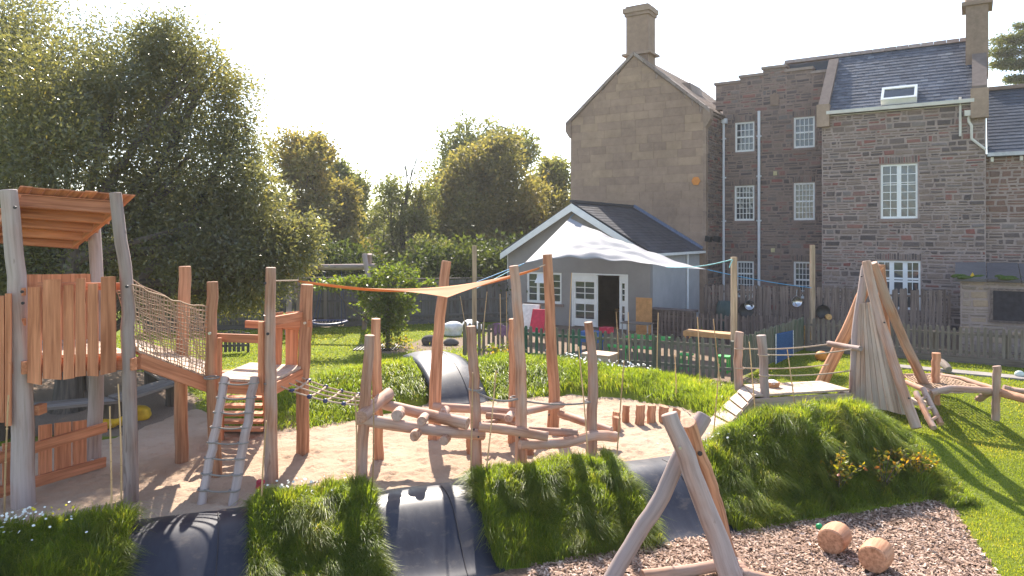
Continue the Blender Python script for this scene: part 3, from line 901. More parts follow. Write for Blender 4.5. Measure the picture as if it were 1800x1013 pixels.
def stone_shape(mb, s, side=None):
    a, c, z0, z1, b = s
    g = .013; j = lambda k: random.uniform(-k, k)
    a += g; c -= g; z0 += g; z1 -= g
    jx, jz = min(.045, (c - a) * .18), min(.030, (z1 - z0) * .25)
    d = random.uniform(.010, .034)
    base = [(a, z0), (c, z0), (c, z1), (a, z1)]
    mid = [(a + abs(j(jx)), z0 + abs(j(jz))), (c - abs(j(jx)), z0 + abs(j(jz))), (c - abs(j(jx)), z1 - abs(j(jz))), (a + abs(j(jx)), z1 - abs(j(jz)))]
    ins = .012
    fr = [(p[0] + (ins if i in (0, 3) else -ins), p[1] + (ins if i in (0, 1) else -ins)) for i, p in enumerate(mid)]
    if side is None: f = lambda t, z, dd: FW(t, b - dd, z)
    else: f = side
    vs = [f(t, z, -.01) for t, z in mid] + [f(t, z, d * .7) for t, z in mid] + [f(t, z, d + j(.004)) for t, z in fr]
    fs = [(8, 9, 10, 11)] + [(4 + i, 4 + (i + 1) % 4, 8 + (i + 1) % 4, 8 + i) for i in range(4)] + [(i, (i + 1) % 4, 4 + (i + 1) % 4, 4 + i) for i in range(4)]
    rv = random.random()
    mb.add(vs, fs, rv)
def lay_stones(stones, parent, mat, n_single, side=None):
    """the n_single largest-looking stones as their own parts, the rest joined"""
    cam_d = lambda s: (s[1] - s[0]) * (s[3] - s[2])
    st = sorted(stones, key=lambda s: -cam_d(s))
    for s in st[:n_single]:
        b = MB(); stone_shape(b, s, side); b.build('stone', mat, parent)
    if st[n_single:]:
        b = MB()
        for s in st[n_single:]: stone_shape(b, s, side)
        tag(b.build('small_stones', mat, parent), None, None, None, 'stuff')
def window(parent, t0, z0, t1, z1, b, cols, rows, mat='white', fw=.075, sash=None, bar=.026, depth=.10, open_cells=()):
    """recessed window: frame, glazing bars, one pane object per light. cols/rows: relative edges"""
    w = MB()
    bb = b + depth
    fbox(w, t0, t0 + fw, bb - .05, bb + .05, z0, z1, grain='z'); fbox(w, t1 - fw, t1, bb - .05, bb + .05, z0, z1, grain='z')
    fbox(w, t0 + fw, t1 - fw, bb - .048, bb + .05, z1 - fw, z1); fbox(w, t0 + fw, t1 - fw, bb - .06, bb + .05, z0, z0 + fw * 1.2)
    o = w.build('window', M[mat], parent)
    it0, it1, iz0, iz1 = t0 + fw, t1 - fw, z0 + fw * 1.2, z1 - fw
    te = [it0 + (it1 - it0) * c for c in cols]; ze = [iz0 + (iz1 - iz0) * r for r in rows]
    br = MB()
    for k, t in enumerate(te[1:-1]):
        hw = bar / 2 if (sash is None or (k + 1) not in sash.get('t', ())) else .04
        fbox(br, t - hw, t + hw, bb - .030, bb + .01, iz0, iz1, grain='z')
    for k, z in enumerate(ze[1:-1]):
        hw = bar / 2 if (sash is None or (k + 1) not in sash.get('z', ())) else .035
        fbox(br, it0, it1, bb - .028, bb + .012, z - hw, z + hw)
    if len(te) + len(ze) > 4: br.build('glazing_bars', M[mat], o)
    for i in range(len(te) - 1):
        for j in range(len(ze) - 1):
            if (i, j) in open_cells: continue
            p = MB(); jt = random.uniform(-.004, .004)
            q = [FW(te[i] + .004, bb + .004 + jt, ze[j] + .004), FW(te[i + 1] - .004, bb + .004 - jt, ze[j] + .004), FW(te[i + 1] - .004, bb + .004, ze[j + 1] - .004), FW(te[i] + .004, bb + .004, ze[j + 1] - .004)]
            p.prism(q, NB * .006)
            p.build('pane', M['glass'], o)
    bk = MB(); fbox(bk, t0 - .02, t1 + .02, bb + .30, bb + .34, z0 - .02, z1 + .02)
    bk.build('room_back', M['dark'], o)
    return o
def voussoirs(mb, t0, t1, z, b, h=.28, w=.085):
    t = t0
    while t < t1:
        ww = w * random.uniform(.7, 1.3)
        stone_shape(mb, (t, min(t + ww, t1 + .02), z, z + h * random.uniform(.9, 1.1), b - .004))
        t += ww
def eq(n): return [i / n for i in range(n + 1)]
def pipe(path, parent, name='drainpipe', r=.05, mat='pipe'):
    b = MB(); b.tube(path, r, 10, True); o = b.build(name, M[mat], parent)
    return o
def slate_rows(t0, t1, p_eave, p_ridge, mat, parent, n_single, course=.21, wid=.25, tfun=None, rvk=1.0):
    """slates in courses between an eave line and a ridge line given as (b, z); tfun(f) trims (t0, t1) at height share f"""
    b0, z0 = p_eave; b1, z1 = p_ridge
    L = math.hypot(b1 - b0, z1 - z0); db, dz = (b1 - b0) / L, (z1 - z0) / L
    nb, nz = -dz, db                               # outward normal in (b, z)
    n = int(L / course); rows = []
    for i in range(n + 1):
        f = i * course / L
        a0, a1 = tfun(f) if tfun else (t0, t1)
        t = a0 - (wid / 2 if i % 2 else 0)
        while t < a1:
            w = wid * random.uniform(.92, 1.08)
            a, c = max(t, a0), min(t + w, a1)
            t += w
            if c - a < .04: continue
            rows.append((a, c, i * course, min(i * course + course * 1.25, L), random.uniform(.012, .019)))
    def shape(mb, s):
        a, c, l0, l1, th = s
        g = .004; e = random.uniform(-.008, .008)
        def P(t, l, h): return FW(t, b0 + db * l + nb * h, z0 + dz * l + nz * h)
        v = [P(a + g, l0 + e, .012), P(c - g, l0 + e * .4, .012), P(c - g, l1, .002), P(a + g, l1, .002),
             P(a + g, l0 + e, .012 + th), P(c - g, l0 + e * .4, .012 + th), P(c - g, l1, .008), P(a + g, l1, .008)]
        mb.add(v, [(4, 5, 6, 7), (0, 1, 5, 4), (1, 2, 6, 5), (3, 0, 4, 7)], random.random() ** 1.5 * rvk)
    for s in rows[:n_single]:
        b = MB(); shape(b, s); b.build('slate', mat, parent)
    if rows[n_single:]:
        b = MB()
        for s in rows[n_single:]: shape(b, s)
        tag(b.build('slate_courses', mat, parent), None, None, None, 'stuff')

# ---- gabled house of smooth ashlar
HW, EZ, AZ = 3.3, 9.02, 11.80
gh = thing('gabled_house', 'tall house with a smooth beige ashlar gable and a chimney on its peak', 'house', FW(0, 0, 0))
core = MB()
core.prism([FW(-HW, .04, 0), FW(HW, .04, 0), FW(HW, .04, EZ), FW(0, .04, AZ - .05), FW(-HW, .04, EZ)], NB * .3)
fbox(core, -HW, -HW + .3, .34, 11, 0, EZ)
wall = core.build('wall', M['mortar'], gh)
zc, row = 0.0, 0
while zc < AZ - .15:
    h = .37 if zc < EZ else .34
    half = HW if zc + h <= EZ else max(0, (AZ - zc) / (AZ - EZ) * HW)
    half_t = HW if zc + h <= EZ else max(0, (AZ - zc - h) / (AZ - EZ) * HW)
    t = -half - random.uniform(0, .5)
    while t < half:
        w = random.uniform(.55, 1.25)
        a, c = max(t, -half), min(t + w, half)
        t += w
        if c - a < .08: continue
        if half - c < .15: c = half; t = half
        ta, tc = max(a, -half_t), min(c, half_t)
        g = .003
        if tc - ta > .03: poly = [FW(a + g, .0, zc + g), FW(c - g, .0, zc + g), FW(tc - g, .0, min(zc + h, AZ) - g), FW(ta + g, .0, min(zc + h, AZ) - g)]
        else: poly = [FW(a + g, 0, zc + g), FW(c - g, 0, zc + g), FW((a + c) / 2 * .96, 0, zc + min(h, .2))]
        rvb = (.05 + .75 * random.random() + (random.random() * .5 if random.random() < .10 else 0)) if zc > 5.5 else .3 + .3 * random.random()
        b = MB(); b.prism(poly, NB * .045, rv=rvb); b.build('ashlar_block', M['ashlar'], wall)
    zc += h; row += 1
# right return wall in rubble
ret_side = lambda t, z, d: FW(HW + .02 + d, t, z)
b = MB(); fbox(b, HW - .3, HW + .005, .345, 2.6, 0, EZ); rw = b.build('side_wall', M['mortar_dark'], gh)
lay_stones(rubble(.30, 2.5, 0, EZ - .1, 0, []), rw, M['rubble'], 40, ret_side)
b = MB()
for z in np.arange(0, EZ, .42):
    fbox(b, HW - .1, HW + .028, -.006, (.32 if int(z / .42) % 2 else .2), z + .004, z + .414)
b.build('quoins', M['trim'], gh)
# roof, copings, kneelers
rf = MB()
for sg in (-1, 1):
    e = FW(sg * (HW + .12), 0.3, EZ - .02); a = FW(0, .3, AZ + .08)
    rf.prism([e, a, a - UP * .1, e - UP * .1], NB * 9)
roof = rf.build('roof', M['slate_brown'], gh)
tl = MB(); LR = math.hypot(HW + .15, AZ - EZ + .1)
for i in range(17):
    f0, f1 = i / 17, (i + 1.15) / 17
    P0 = lambda f, bb, h: FW((HW + .14) * (1 - f) , bb, EZ + (AZ - EZ + .1) * f + h)
    bb = .32
    while bb < 9.2:
        w = random.uniform(.24, .32)
        tl.add([P0(f0, bb, .05), P0(f0, bb + w - .01, .05), P0(min(f1, 1), bb + w - .01, .03), P0(min(f1, 1), bb, .03), P0(f0, bb, .025), P0(f0, bb + w - .01, .025)], [(0, 1, 2, 3), (4, 5, 1, 0)])
        bb += w
tag(tl.build('tile_courses', M['slate_brown'], roof), None, None, None, 'stuff')
for (q, bb0, bb1) in ((.55, 3.0, 4.6), (.30, 5.2, 7.0)):
    b = MB(); tt, zz = HW * (1 - q), EZ + (AZ - EZ) * q
    b.prism([FW(tt - .5, bb0, zz + .45), FW(tt + .1, bb0, zz + .40), FW(tt + .25, bb0, zz - .1), FW(tt - .5, bb0, zz + .1)], NB * (bb1 - bb0)); b.build('dormer', M['slate_ridge'], gh)
for sg in (-1, 1):
    e0 = FW(sg * (HW + .22), -.10, EZ + .02); a0 = FW(sg * .0, -.10, AZ + .2)
    n = 7
    for i in range(n):
        p, q = e0.lerp(a0, i / n + .003), e0.lerp(a0, (i + 1) / n - .003)
        c = MB(); c.prism([p, q, q - UP * .17, p - UP * .17], NB * .46); c.build('coping_stone', M['slate_ridge'], gh)
    k = MB()
    t_in, t_out = sg * (HW - .05), sg * (HW + .25)
    k.prism([FW(t_in, -.07, EZ - .75), FW(sg * (HW + .03), -.07, EZ - .75), FW(t_out, -.07, EZ - .42), FW(t_out, -.07, EZ + .03), FW(t_in, -.07, EZ + .12)][::sg], NB * .42)
    k.build('kneeler', M['trim'], gh)
ch = MB()
fbox(ch, -.54, .54, .30, 1.20, AZ - .6, 13.75)
chim = ch.build('chimney', M['ashlar'], gh)
b = MB(); fbox(b, -.72, .72, .16, 1.34, AZ + .12, AZ + .22); b.build('string_course', M['trim'], chim)
b = MB(); fbox(b, -.60, .60, .23, 1.27, 13.752, 13.90); fbox(b, -.66, .66, .17, 1.33, 13.902, 14.12); fbox(b, -.56, .56, .27, 1.23, 14.122, 14.22); b.build('chimney_cap', M['trim'], chim)
fin = MB(); fin.lathe(FW(-1.55, 3.4, AZ - 1.02), [(.06, -.4), (.06, 0), (.14, .06), (.08, .14), (.13, .22), (.0, .36)], 10); fin.build('finial', M['trim'], gh)
b = MB(); b.add([FW(2.9 + .2 * math.cos(i * 1.047), -.055, 5.95 + .2 * math.sin(i * 1.047)) for i in range(6)] + [FW(2.9 + .2 * math.cos(i * 1.047), -.02, 5.95 + .2 * math.sin(i * 1.047)) for i in range(6)], [tuple(range(5, -1, -1))] + [(i, (i + 1) % 6, 6 + (i + 1) % 6, 6 + i) for i in range(6)])
b.single('wall_plaque', M['plaque'], 'orange hexagonal plaque on the beige gable wall', 'plaque')
fl = thing('floodlight', 'black double floodlight on the stone wall beside the beige gable', 'floodlight', FW(HW + .35, -.3, 3.4))
b = MB(); b.beam(FW(HW + .06, .2, 3.35), FW(HW + .55, -.25, 3.42), .06, .06); b.build('bracket', M['black_pan'], fl)
for q in (.15, .5):
    b = MB(); b.beam(FW(HW + q, -.35, 3.45), FW(HW + q + .25, -.45, 3.40), .16, .24); b.build('lamp_head', M['black_pan'], fl)

# ---- rubble stone house, recessed part (stepped parapet) and front part
SA = 2.5
sh = thing('stone_house', 'three storey rubble stone house with slate roof and white windows', 'house', FW(8, 0, 0))
ta0, ta1 = HW + .03, 8.1
def tzA(px, py): return onpl(px, py, SA)
top_px = [(1260, 190), (1258, 165), (1258, 146), (1301, 143), (1301, 134), (1341, 129), (1341, 118), (1382, 115), (1382, 122), (1428, 119), (1428, 125), (1474, 122), (1474, 200)]
tp = [tzA(*q) for q in top_px]
def topA(t):
    zz = 9.4
    for lo, hi in zip(tp[1:-1], tp[2:]):
        if min(lo[0], hi[0]) <= t <= max(lo[0], hi[0]): zz = max(zz, min(lo[1], hi[1]))
    return zz
WA = [(1292, 216, 1326, 266), (1395, 207, 1432, 259), (1291, 327, 1326, 388), (1395, 322, 1432, 387), (1294, 459, 1325, 524), (1395, 460, 1432, 526)]
HA = []
for l, t, r, bt in WA:
    a, z1 = tzA(l, t); c, z0 = tzA(r, bt)
    HA.append((a, z0, c, z1))
b = MB()
for a, c, z0, z1 in cells(ta0, ta1 + .6, 0, 9.4, HA): fbox(b, a, c, SA + .002, SA + .45, z0, z1, .5)
steps = [(tp[1][0], tp[3][0], (tp[2][1] + tp[3][1]) / 2), (tp[3][0], tp[5][0], (tp[4][1] + tp[5][1]) / 2), (tp[5][0], tp[7][0], (tp[6][1] + tp[7][1]) / 2), (tp[7][0], tp[9][0], (tp[8][1] + tp[9][1]) / 2), (tp[9][0], tp[11][0], (tp[10][1] + tp[11][1]) / 2)]
for a, c, z in steps: fbox(b, a, c, SA + .002, SA + .45, 9.4, z - .1, .5)
wa = b.build('recessed_wall', M['mortar_dark'], sh)
for a, c, z in steps:
    k = MB(); fbox(k, a - .06, c + .04, SA - .08, SA + .52, z - .098, z + .02); k.build('parapet_coping', M['slate_ridge'], wa)
holesA = [(a - .02, z0 - .14, c + .02, z1 + .32) for a, z0, c, z1 in HA]
stA = rubble(ta0 + .02, ta1, .0, 9.4, SA, holesA) 
for a, c, z in steps: stA += rubble(a, c, 9.4, z - .12, SA, [])
for h0, (a, z0, c, z1) in zip(holesA, HA):
    pass
stB = []
# front part
tb0, tb1 = 8.0, 13.43
def tzB(px, py): return onpl(px, py, 0)
WB = [(1548, 290, 1613, 384), (1541, 458, 1618, 546)]
HB = []
for l, t, r, bt in WB:
    a, z1 = tzB(l, t); c, z0 = tzB(r, bt); HB.append((a, z0, c, z1))
EB = 8.42
b = MB()
for a, c, z0, z1 in cells(tb0, tb1, 0, EB, HB): fbox(b, a, c, .002, .45, z0, z1, .5)
fbox(b, tb0, tb0 + .3, .452, SA + .4, 0, EB)
wb = b.build('front_wall', M['mortar'], sh)
holesB = [(a - .02, z0 - .12, c + .02, z1 + .32) for a, z0, c, z1 in HB]
stB = rubble(tb0 + .01, tb1 - .01, 0, EB - .05, 0, holesB)
lay_stones(stB, wb, M['rubble'], 190)
lay_stones(stA, wa, M['rubble'], 110)
for wl, HH, bb in ((wa, HA, SA), (wb, HB, 0)):
    for a, z0, c, z1 in HH:
        v = MB(); voussoirs(v, a - .06, c + .06, z1 + .02, bb); v.build('window_arch', M['rubble'], wl)
        v = MB(); fbox(v, a - .08, c + .08, bb - .05, bb + .12, z0 - .12, z0 - .002); v.build('sill', M['mortar_dark'], wl)
for i, (a, z0, c, z1) in enumerate(HA):
    if i < 2: window(sh, a, z0, c, z1, SA, eq(4), [0, .25, .5, .75, 1], sash={'z': (2,)})
    else: window(sh, a, z0, c, z1, SA, eq(5), eq(6), sash={'z': (3 if i % 2 else 4,)}, bar=.024)
a, z0, c, z1 = HB[0]
window(sh, a, z0, c, z1, 0, [0, .235, .47, .53, .765, 1], [0, .16, .32, .48, .63, .67, .835, 1], sash={'t': (2, 3)}, fw=.07)
a, z0, c, z1 = HB[1]
window(sh, a, z0, c, z1, 0, [0, .15, .30, .36, .64, .70, .85, 1], [0, .3, .58, .64, .82, 1], sash={'t': (2, 3, 4, 5), 'z': (2, 3)}, fw=.07)
# B roof
RB, RZ = 2.8, 11.25
b = MB(); b.prism([FW(tb0 + .05, -.12, EB + .0), FW(tb0 + .05, RB, RZ), FW(tb0 + .05, RB, RZ - .15), FW(tb0 + .05, -.12, EB - .12)], U * (tb1 - tb0 - .3))
roofB = b.build('roof', M['slate_dark'], sh)
slate_rows(tb0 + .22, tb1 - .42, (-.14, EB + .0), (RB, RZ), M['slate'], roofB, 300)
b = MB(); b.prism([FW(6.0, SA + .46, RZ - .75), FW(6.0, RB + .25, RZ - .02), FW(6.0, RB + .5, RZ - .1), FW(6.0, SA + .9, RZ - .9)], U * 2.1); b.build('roof_edge', M['slate'], roofB)
b = MB()
t = 6.0
while t < tb1 - .5:
    w = .44; b.prism([FW(t, RB - .16, RZ - .05), FW(t, RB, RZ + .13), FW(t, RB + .16, RZ - .05)], U * (w - .012)); t += w
b.build('ridge_tiles', M['slate_ridge'], roofB)
b = MB(); b.beam(FW(tb0 + .2, -.2, EB - .02), FW(tb1 - .35, -.2, EB - .02), .13, .13); b.build('gutter', M['cream'], sh)
b = MB(); b.beam(FW(tb0 + .2, -.08, EB - .04), FW(tb1 - .35, -.08, EB - .04), .03, .2); b.build('fascia', M['cream'], sh)
# left verge parapet with kneeler
b = MB(); b.prism([FW(tb0 - .12, -.15, EB - .05), FW(tb0 - .12, -.15, EB + .25), FW(tb0 - .12, RB - .35, RZ - .15), FW(tb0 - .12, RB - .35, RZ - .7)], U * .38); b.build('verge_parapet', M['verge'], sh)
b = MB(); fbox(b, tb0 - .16, tb0 + .3, -.24, .12, EB - .55, EB + .33); b.build('kneeler', M['trim'], sh)
# right verge wall with tall chimney
b = MB(); b.prism([FW(tb1 - .42, -.15, EB - .1), FW(tb1 - .42, -.15, EB + .5), FW(tb1 - .42, RB, RZ + .35), FW(tb1 - .42, RB, RZ - .3)], U * .46); b.build('verge_parapet', M['verge'], sh)
b = MB(); fbox(b, tb1 - .46, tb1 + .08, -.24, .12, EB - .65, EB + .4); b.build('kneeler', M['trim'], sh)
b = MB(); fbox(b, tb1 - .62, tb1 + .10, 1.5, 2.6, 9.6, 12.25); c2 = b.build('chimney', M['trim'], sh)
b = MB(); fbox(b, tb1 - .75, tb1 + .24, 1.4, 2.75, 12.252, 12.40); b.build('string_course', M['trim'], c2)
b = MB(); b.lathe(FW(tb1 - .27, 2.05, 12.4), [(.46, 0), (.40, .1), (.40, 3.6), (.5, 3.7), (.5, 4.0)], 8, smooth=False); b.build('flue', M['trim'], c2)
# roof light
rl = MB(); ra, _ = tzB(1549, 190); rc_, _ = tzB(1612, 185)
def onroof(t, l, h): 
    L = math.hypot(RB + .12, RZ - EB); return FW(t, -.12 + (RB + .12) * l / L - (RZ - EB) / L * h, EB + (RZ - EB) * l / L + (RB + .12) / L * h)
fr = MB()
for (a, c, l0, l1) in ((ra, rc_, .12, .22), (ra, rc_, .80, .92), (ra, ra + .09, .22, .8), (rc_ - .09, rc_, .22, .8)):
    fr.prism([onroof(a, l0, .02), onroof(c, l0, .02), onroof(c, l1, .02), onroof(a, l1, .02)], onroof(0, 0, .28) - onroof(0, 0, 0))
rlo = fr.build('roof_light', M['white'], roofB)
b = MB(); b.prism([onroof(ra + .09, .22, .24), onroof(rc_ - .09, .22, .24), onroof(rc_ - .09, .8, .24), onroof(ra + .09, .8, .24)], onroof(0, 0, .02) - onroof(0, 0, 0)); b.build('pane', M['glass'], rlo)
# pipes
t1, z1 = tzA(1273, 218); pipe([FW(t1, SA - .1, 0), FW(t1, SA - .1, z1)], sh, r=.06)
b = MB(); fbox(b, t1 - .16, t1 + .16, SA - .2, SA - .01, z1, z1 + .22); b.build('hopper', M['pipe'], sh)
t2, z2 = tzA(1335, 196); pipe([FW(t2, SA - .1, 0), FW(t2, SA - .1, z2)], sh, r=.065)
for z in (1.2, 4.2, 6.2, 8):
    for t in (t1, t2):
        b = MB(); fbox(b, t - .10, t + .10, SA - .13, SA - .02, z, z + .07); b.build('pipe_collar', M['pipe'], sh)
t3, z3 = tzB(1688, 172); t3, z4 = tzB(1688, 240); pipe([FW(t3, -.08, z4), FW(t3, -.08, z3)], sh, 'vent_pipe', .045, 'cream')
ta, za = tzB(1703, 205); tb_, zb_ = tzB(1705, 245); tc_, zc_ = tzB(1733, 264)
pipe([FW(ta, -.1, za), FW(ta, -.1, za - .2), FW(ta + .08, -.1, za - .35), FW(ta + .08, -.1, zb_), FW(tc_, -.1, zc_)], sh, r=.05, mat='cream')
b = MB(); fbox(b, ta - .13, ta + .13, -.22, -.02, za, za + .2); b.build('hopper', M['cream'], sh)
for px, py in ((1363, 305), (1359, 440)):
    t, z = tzA(px, py); b = MB(); fbox(b, t - .08, t + .08, SA - .06, SA - .01, z - .09, z + .09); b.build('vent_cover', M['yellow_pale'], sh)
t, z = tzA(1362, 178); b = MB(); b.prism([FW(t - .17, SA - .06, z - .2), FW(t + .17, SA - .06, z - .2), FW(t + .2, SA - .06, z + .25), FW(t, SA - .06, z + .38), FW(t - .2, SA - .06, z + .25)], NB * .06); b.build('carved_shield', M['trim'], sh)

# ---- lower side wing
wg = thing('side_wing', 'lower red-brown stone wing at the right edge with slate roof', 'house', FW(14.5, .2, 0))
tw0, tw1, EC = tb1 - .06, 18.5, 6.5
b = MB(); fbox(b, tw0, tw1, .25, .7, 0, EC, .5); ww = b.build('wall', M['mortar'], wg)
lay_stones(rubble(tw0 + .01, 15.6, 4.2, EC - .05, .25, []), ww, M['rubble_red'], 60)
lay_stones(rubble(tw0 + .01, 15.6, 0, 4.2, .25, []), ww, M['rubble'], 60)
b = MB(); b.prism([FW(tw0 + .1, .08, EC), FW(tw0 + .1, 3.2, EC + 2.75), FW(tw0 + .1, 3.2, EC + 2.6), FW(tw0 + .1, .08, EC - .14)], U * 5); rw_ = b.build('roof', M['slate_dark'], wg)
slate_rows(tw0 + .12, 15.8, (.06, EC), (3.2, EC + 2.75), M['slate'], rw_, 40, rvk=.35)
b = MB(); b.beam(FW(tw0 + .1, 3.2, EC + 2.82), FW(tw1, 3.2, EC + 2.82), .25, .14); b.build('ridge_tiles', M['slate_ridge'], rw_)
b = MB(); b.beam(FW(tw0 + .1, .0, EC - .05), FW(tw1, .0, EC - .05), .13, .13); b.build('gutter', M['metal_grey'], wg)
for t in np.arange(tw0 + .2, tw1, .85):
    b = MB(); fbox(b, t, t + .09, .06, .3, EC - .3, EC - .14); b.build('eaves_bracket', M['cream'], wg)

# ---- grey extension with white bargeboards
XB = -5.65; xl, xr, xe, xa = -3.13, 3.14, 2.92, 4.74
XC = 0.06 - .40
xo = thing('extension', 'low grey rendered extension with white bargeboards and open door', 'extension', FW(0, XB, 0))
tx0, tx1 = onpl(893, 450, XB)[0], onpl(1143, 450, XB)[0]
txm = (tx0 + tx1) / 2
def tzX(px, py): return onpl(px, py, XB)
def rectX(l, t, r, bt):
    a, z1 = tzX(l, t); c, z0 = tzX(r, bt); return (a, z0, c, z1)
win = rectX(926, 478, 987, 535)
dl = rectX(1005, 481, 1048, 577); do = rectX(1048, 481, 1088, 578); dr = rectX(1088, 481, 1104, 582)
dz1 = (dl[3] + dr[3]) / 2
door_hole = (dl[0], -.02, dr[2], dz1)
b = MB()
for a, c, z0, z1 in cells(tx0, tx1, 0, xe, [win, door_hole]): fbox(b, a, c, XB, XB + .25, z0, z1, .5)
b.prism([FW(tx0, XB, xe), FW(tx1, XB, xe), FW(txm, XB, xa)], NB * .25)
b.build('front_wall', M['grey_render'], xo)
b = MB(); fbox(b, tx1 - .25, tx1, XB + .252, -.01, 0, xe - .05); b.build('side_wall', M['pale_render'], xo)
b = MB(); fbox(b, tx0, tx0 + .25, XB + .252, -.01, 0, xe - .05); b.build('side_wall', M['grey_render'], xo)
b = MB(); fbox(b, tx0 + .25, tx1 - .25, XB + .26, -.02, -.05, .03); b.build('floor', M['terracotta'], xo)
rb = MB()
for sg, te in ((-1, tx0 - .2), (1, tx1 + .2)):
    k = (xa - xe) / ((tx1 - tx0) / 2)
    ze = xe - .2 * k + .12
    rb.prism([FW(te, XB - .22, ze), FW(txm, XB - .22, xa + .12), FW(txm, XB - .22, xa + .02), FW(te, XB - .22, ze - .10)][::sg], NB * (-XB + .20))
xroof = rb.build('roof', M['slate_dark'], xo)
# slate courses on the visible slope
cs = MB(); L = math.hypot(tx1 + .2 - txm, xa - xe + .2 * k); nC = 18
for i in range(nC):
    f0, f1 = i / nC, min((i + 1.2) / nC, 1)
    P = lambda f, bb, h: FW(tx1 + .22 + (txm - tx1 - .22) * f, bb, xe - .22 * k + (xa - xe + .22 * k) * f + .125 + h)
    bb = XB - .25
    while bb < -.05:
        w = min(random.uniform(.27, .33), -.05 - bb + .01)
        cs.add([P(f0, bb, .022), P(f0, bb + w - .006, .022), P(f1, bb + w - .006, .006), P(f1, bb, .006), P(f0, bb, .0), P(f0, bb + w - .006, .0)], [(0, 1, 2, 3), (4, 5, 1, 0)])
        bb += w
tag(cs.build('slate_courses', M['slate_dark'], xroof), None, None, None, 'stuff')
b = MB(); b.beam(FW(txm, XB - .25, xa + .17), FW(txm, -.05, xa + .17), .2, .1); b.build('ridge_tiles', M['slate_dark'], xroof)
b = MB(); b.beam(FW(tx1 + .15, -.06, xe + .10), FW(txm + .1, -.06, xa + .19), .12, .12, (0, 0, 1)); b.build('flashing', M['lead'], xroof)
for sg, te in ((-1, tx0 - .2), (1, tx1 + .2)):
    b = MB(); ze = xe - .2 * k + .02
    b.prism([FW(te, XB - .30, ze), FW(te, XB - .30, ze - .24), FW(txm, XB - .30, xa - .22), FW(txm, XB - .30, xa + .08)], NB * .05); b.build('bargeboard', M['white'], xo)
b = MB(); b.beam(FW(tx1 + .24, XB - .2, xe - .06), FW(tx1 + .24, -.05, xe - .06), .11, .10); b.build('gutter', M['white'], xo)
b = MB(); b.tube([FW(tx1 + .07, -1.75, 0), FW(tx1 + .07, -1.75, xe - .1)], .05, 10); b.build('drainpipe', M['white'], xo)
b = MB(); b.tube([FW(tx0 - .06, XB + .1, 0), FW(tx0 - .06, XB + .1, xe - .1)], .04, 8); b.build('drainpipe', M['white'], xo)
window(xo, *win, XB, [0, .28, .31, .66, .69, 1], [0, .25, .5, .75, 1], sash={'t': (1, 2, 3, 4)}, mat='white', fw=.08, depth=.08)
b = MB(); fbox(b, win[0] - .1, win[2] + .1, XB - .06, XB + .1, win[1] - .1, win[1] - .002); b.build('sill', M['mortar_dark'], xo)
b = MB(); hz = win[3] - .1; hm = (win[0] + win[2]) / 2
b.prism([FW(hm - .27, XB + .02, hz), FW(hm + .27, XB + .02, hz), FW(hm + .27, XB - .28, hz - .32), FW(hm - .27, XB - .28, hz - .32)], NB * .01 + UP * .03); b.build('open_fanlight', M['white'], xo)
def door_leaf(r, cols, name='door', bz=.03):
    a, z0, c, z1 = r; z0 = .03; z1 = dz1 - .06; bb = XB + bz
    d = MB(); st = .10
    zs = [z0, z0 + .30, z0 + .87, z0 + 1.07, z1 - .28, z1]
    fbox(d, a, a + st, bb, bb + .06, z0, z1, grain='z'); fbox(d, c - st, c, bb, bb + .06, z0, z1, grain='z')
    for k0, k1 in ((0, 1), (2, 3), (4, 5)): fbox(d, a + st, c - st, bb, bb + .06, zs[k0], zs[k1])
    o = d.build(name, M['white'], xo)
    for k0, k1, rows in ((1, 2, 2), (3, 4, 3)):
        for i in range(cols):
            for j in range(rows):
                w = (c - a - 2 * st) / cols; h = (zs[k1] - zs[k0]) / rows
                p = MB(); fbox(p, a + st + w * i + .016, a + st + w * (i + 1) - .016, bb + .025, bb + .031, zs[k0] + h * j + .016, zs[k0] + h * (j + 1) - .016); p.build('pane', M['glass'], o)
        g = MB()
        for i in range(1, cols): fbox(g, a + st + (c - a - 2 * st) / cols * i - .016, a + st + (c - a - 2 * st) / cols * i + .016, bb + .01, bb + .045, zs[k0], zs[k1], grain='z')
        for j in range(1, rows): fbox(g, a + st, c - st, bb + .012, bb + .047, zs[k0] + (zs[k1] - zs[k0]) / rows * j - .016, zs[k0] + (zs[k1] - zs[k0]) / rows * j + .016)
        g.build('glazing_bars', M['white'], o)
    return o
door_leaf((dl[0] + .05, 0, dl[2] - .005, 0), 2)
door_leaf((dr[0] + .005, 0, dr[2] - .05, 0), 1)
b = MB()
fbox(b, door_hole[0], door_hole[0] + .05, XB + .0, XB + .2, 0, dz1, grain='z'); fbox(b, door_hole[2] - .05, door_hole[2], XB + .0, XB + .2, 0, dz1, grain='z'); fbox(b, door_hole[0] + .05, door_hole[2] - .05, XB + .0, XB + .2, dz1 - .055, dz1)
b.build('door_frame', M['white'], xo)
b = MB(); o_ = FW(dl[2] + .02, XB + .05, 0); b.beam(o_ + UP * .03, o_ + UP * (dz1 - .07), .06, .05); b.build('open_door_edge', M['white'], xo)
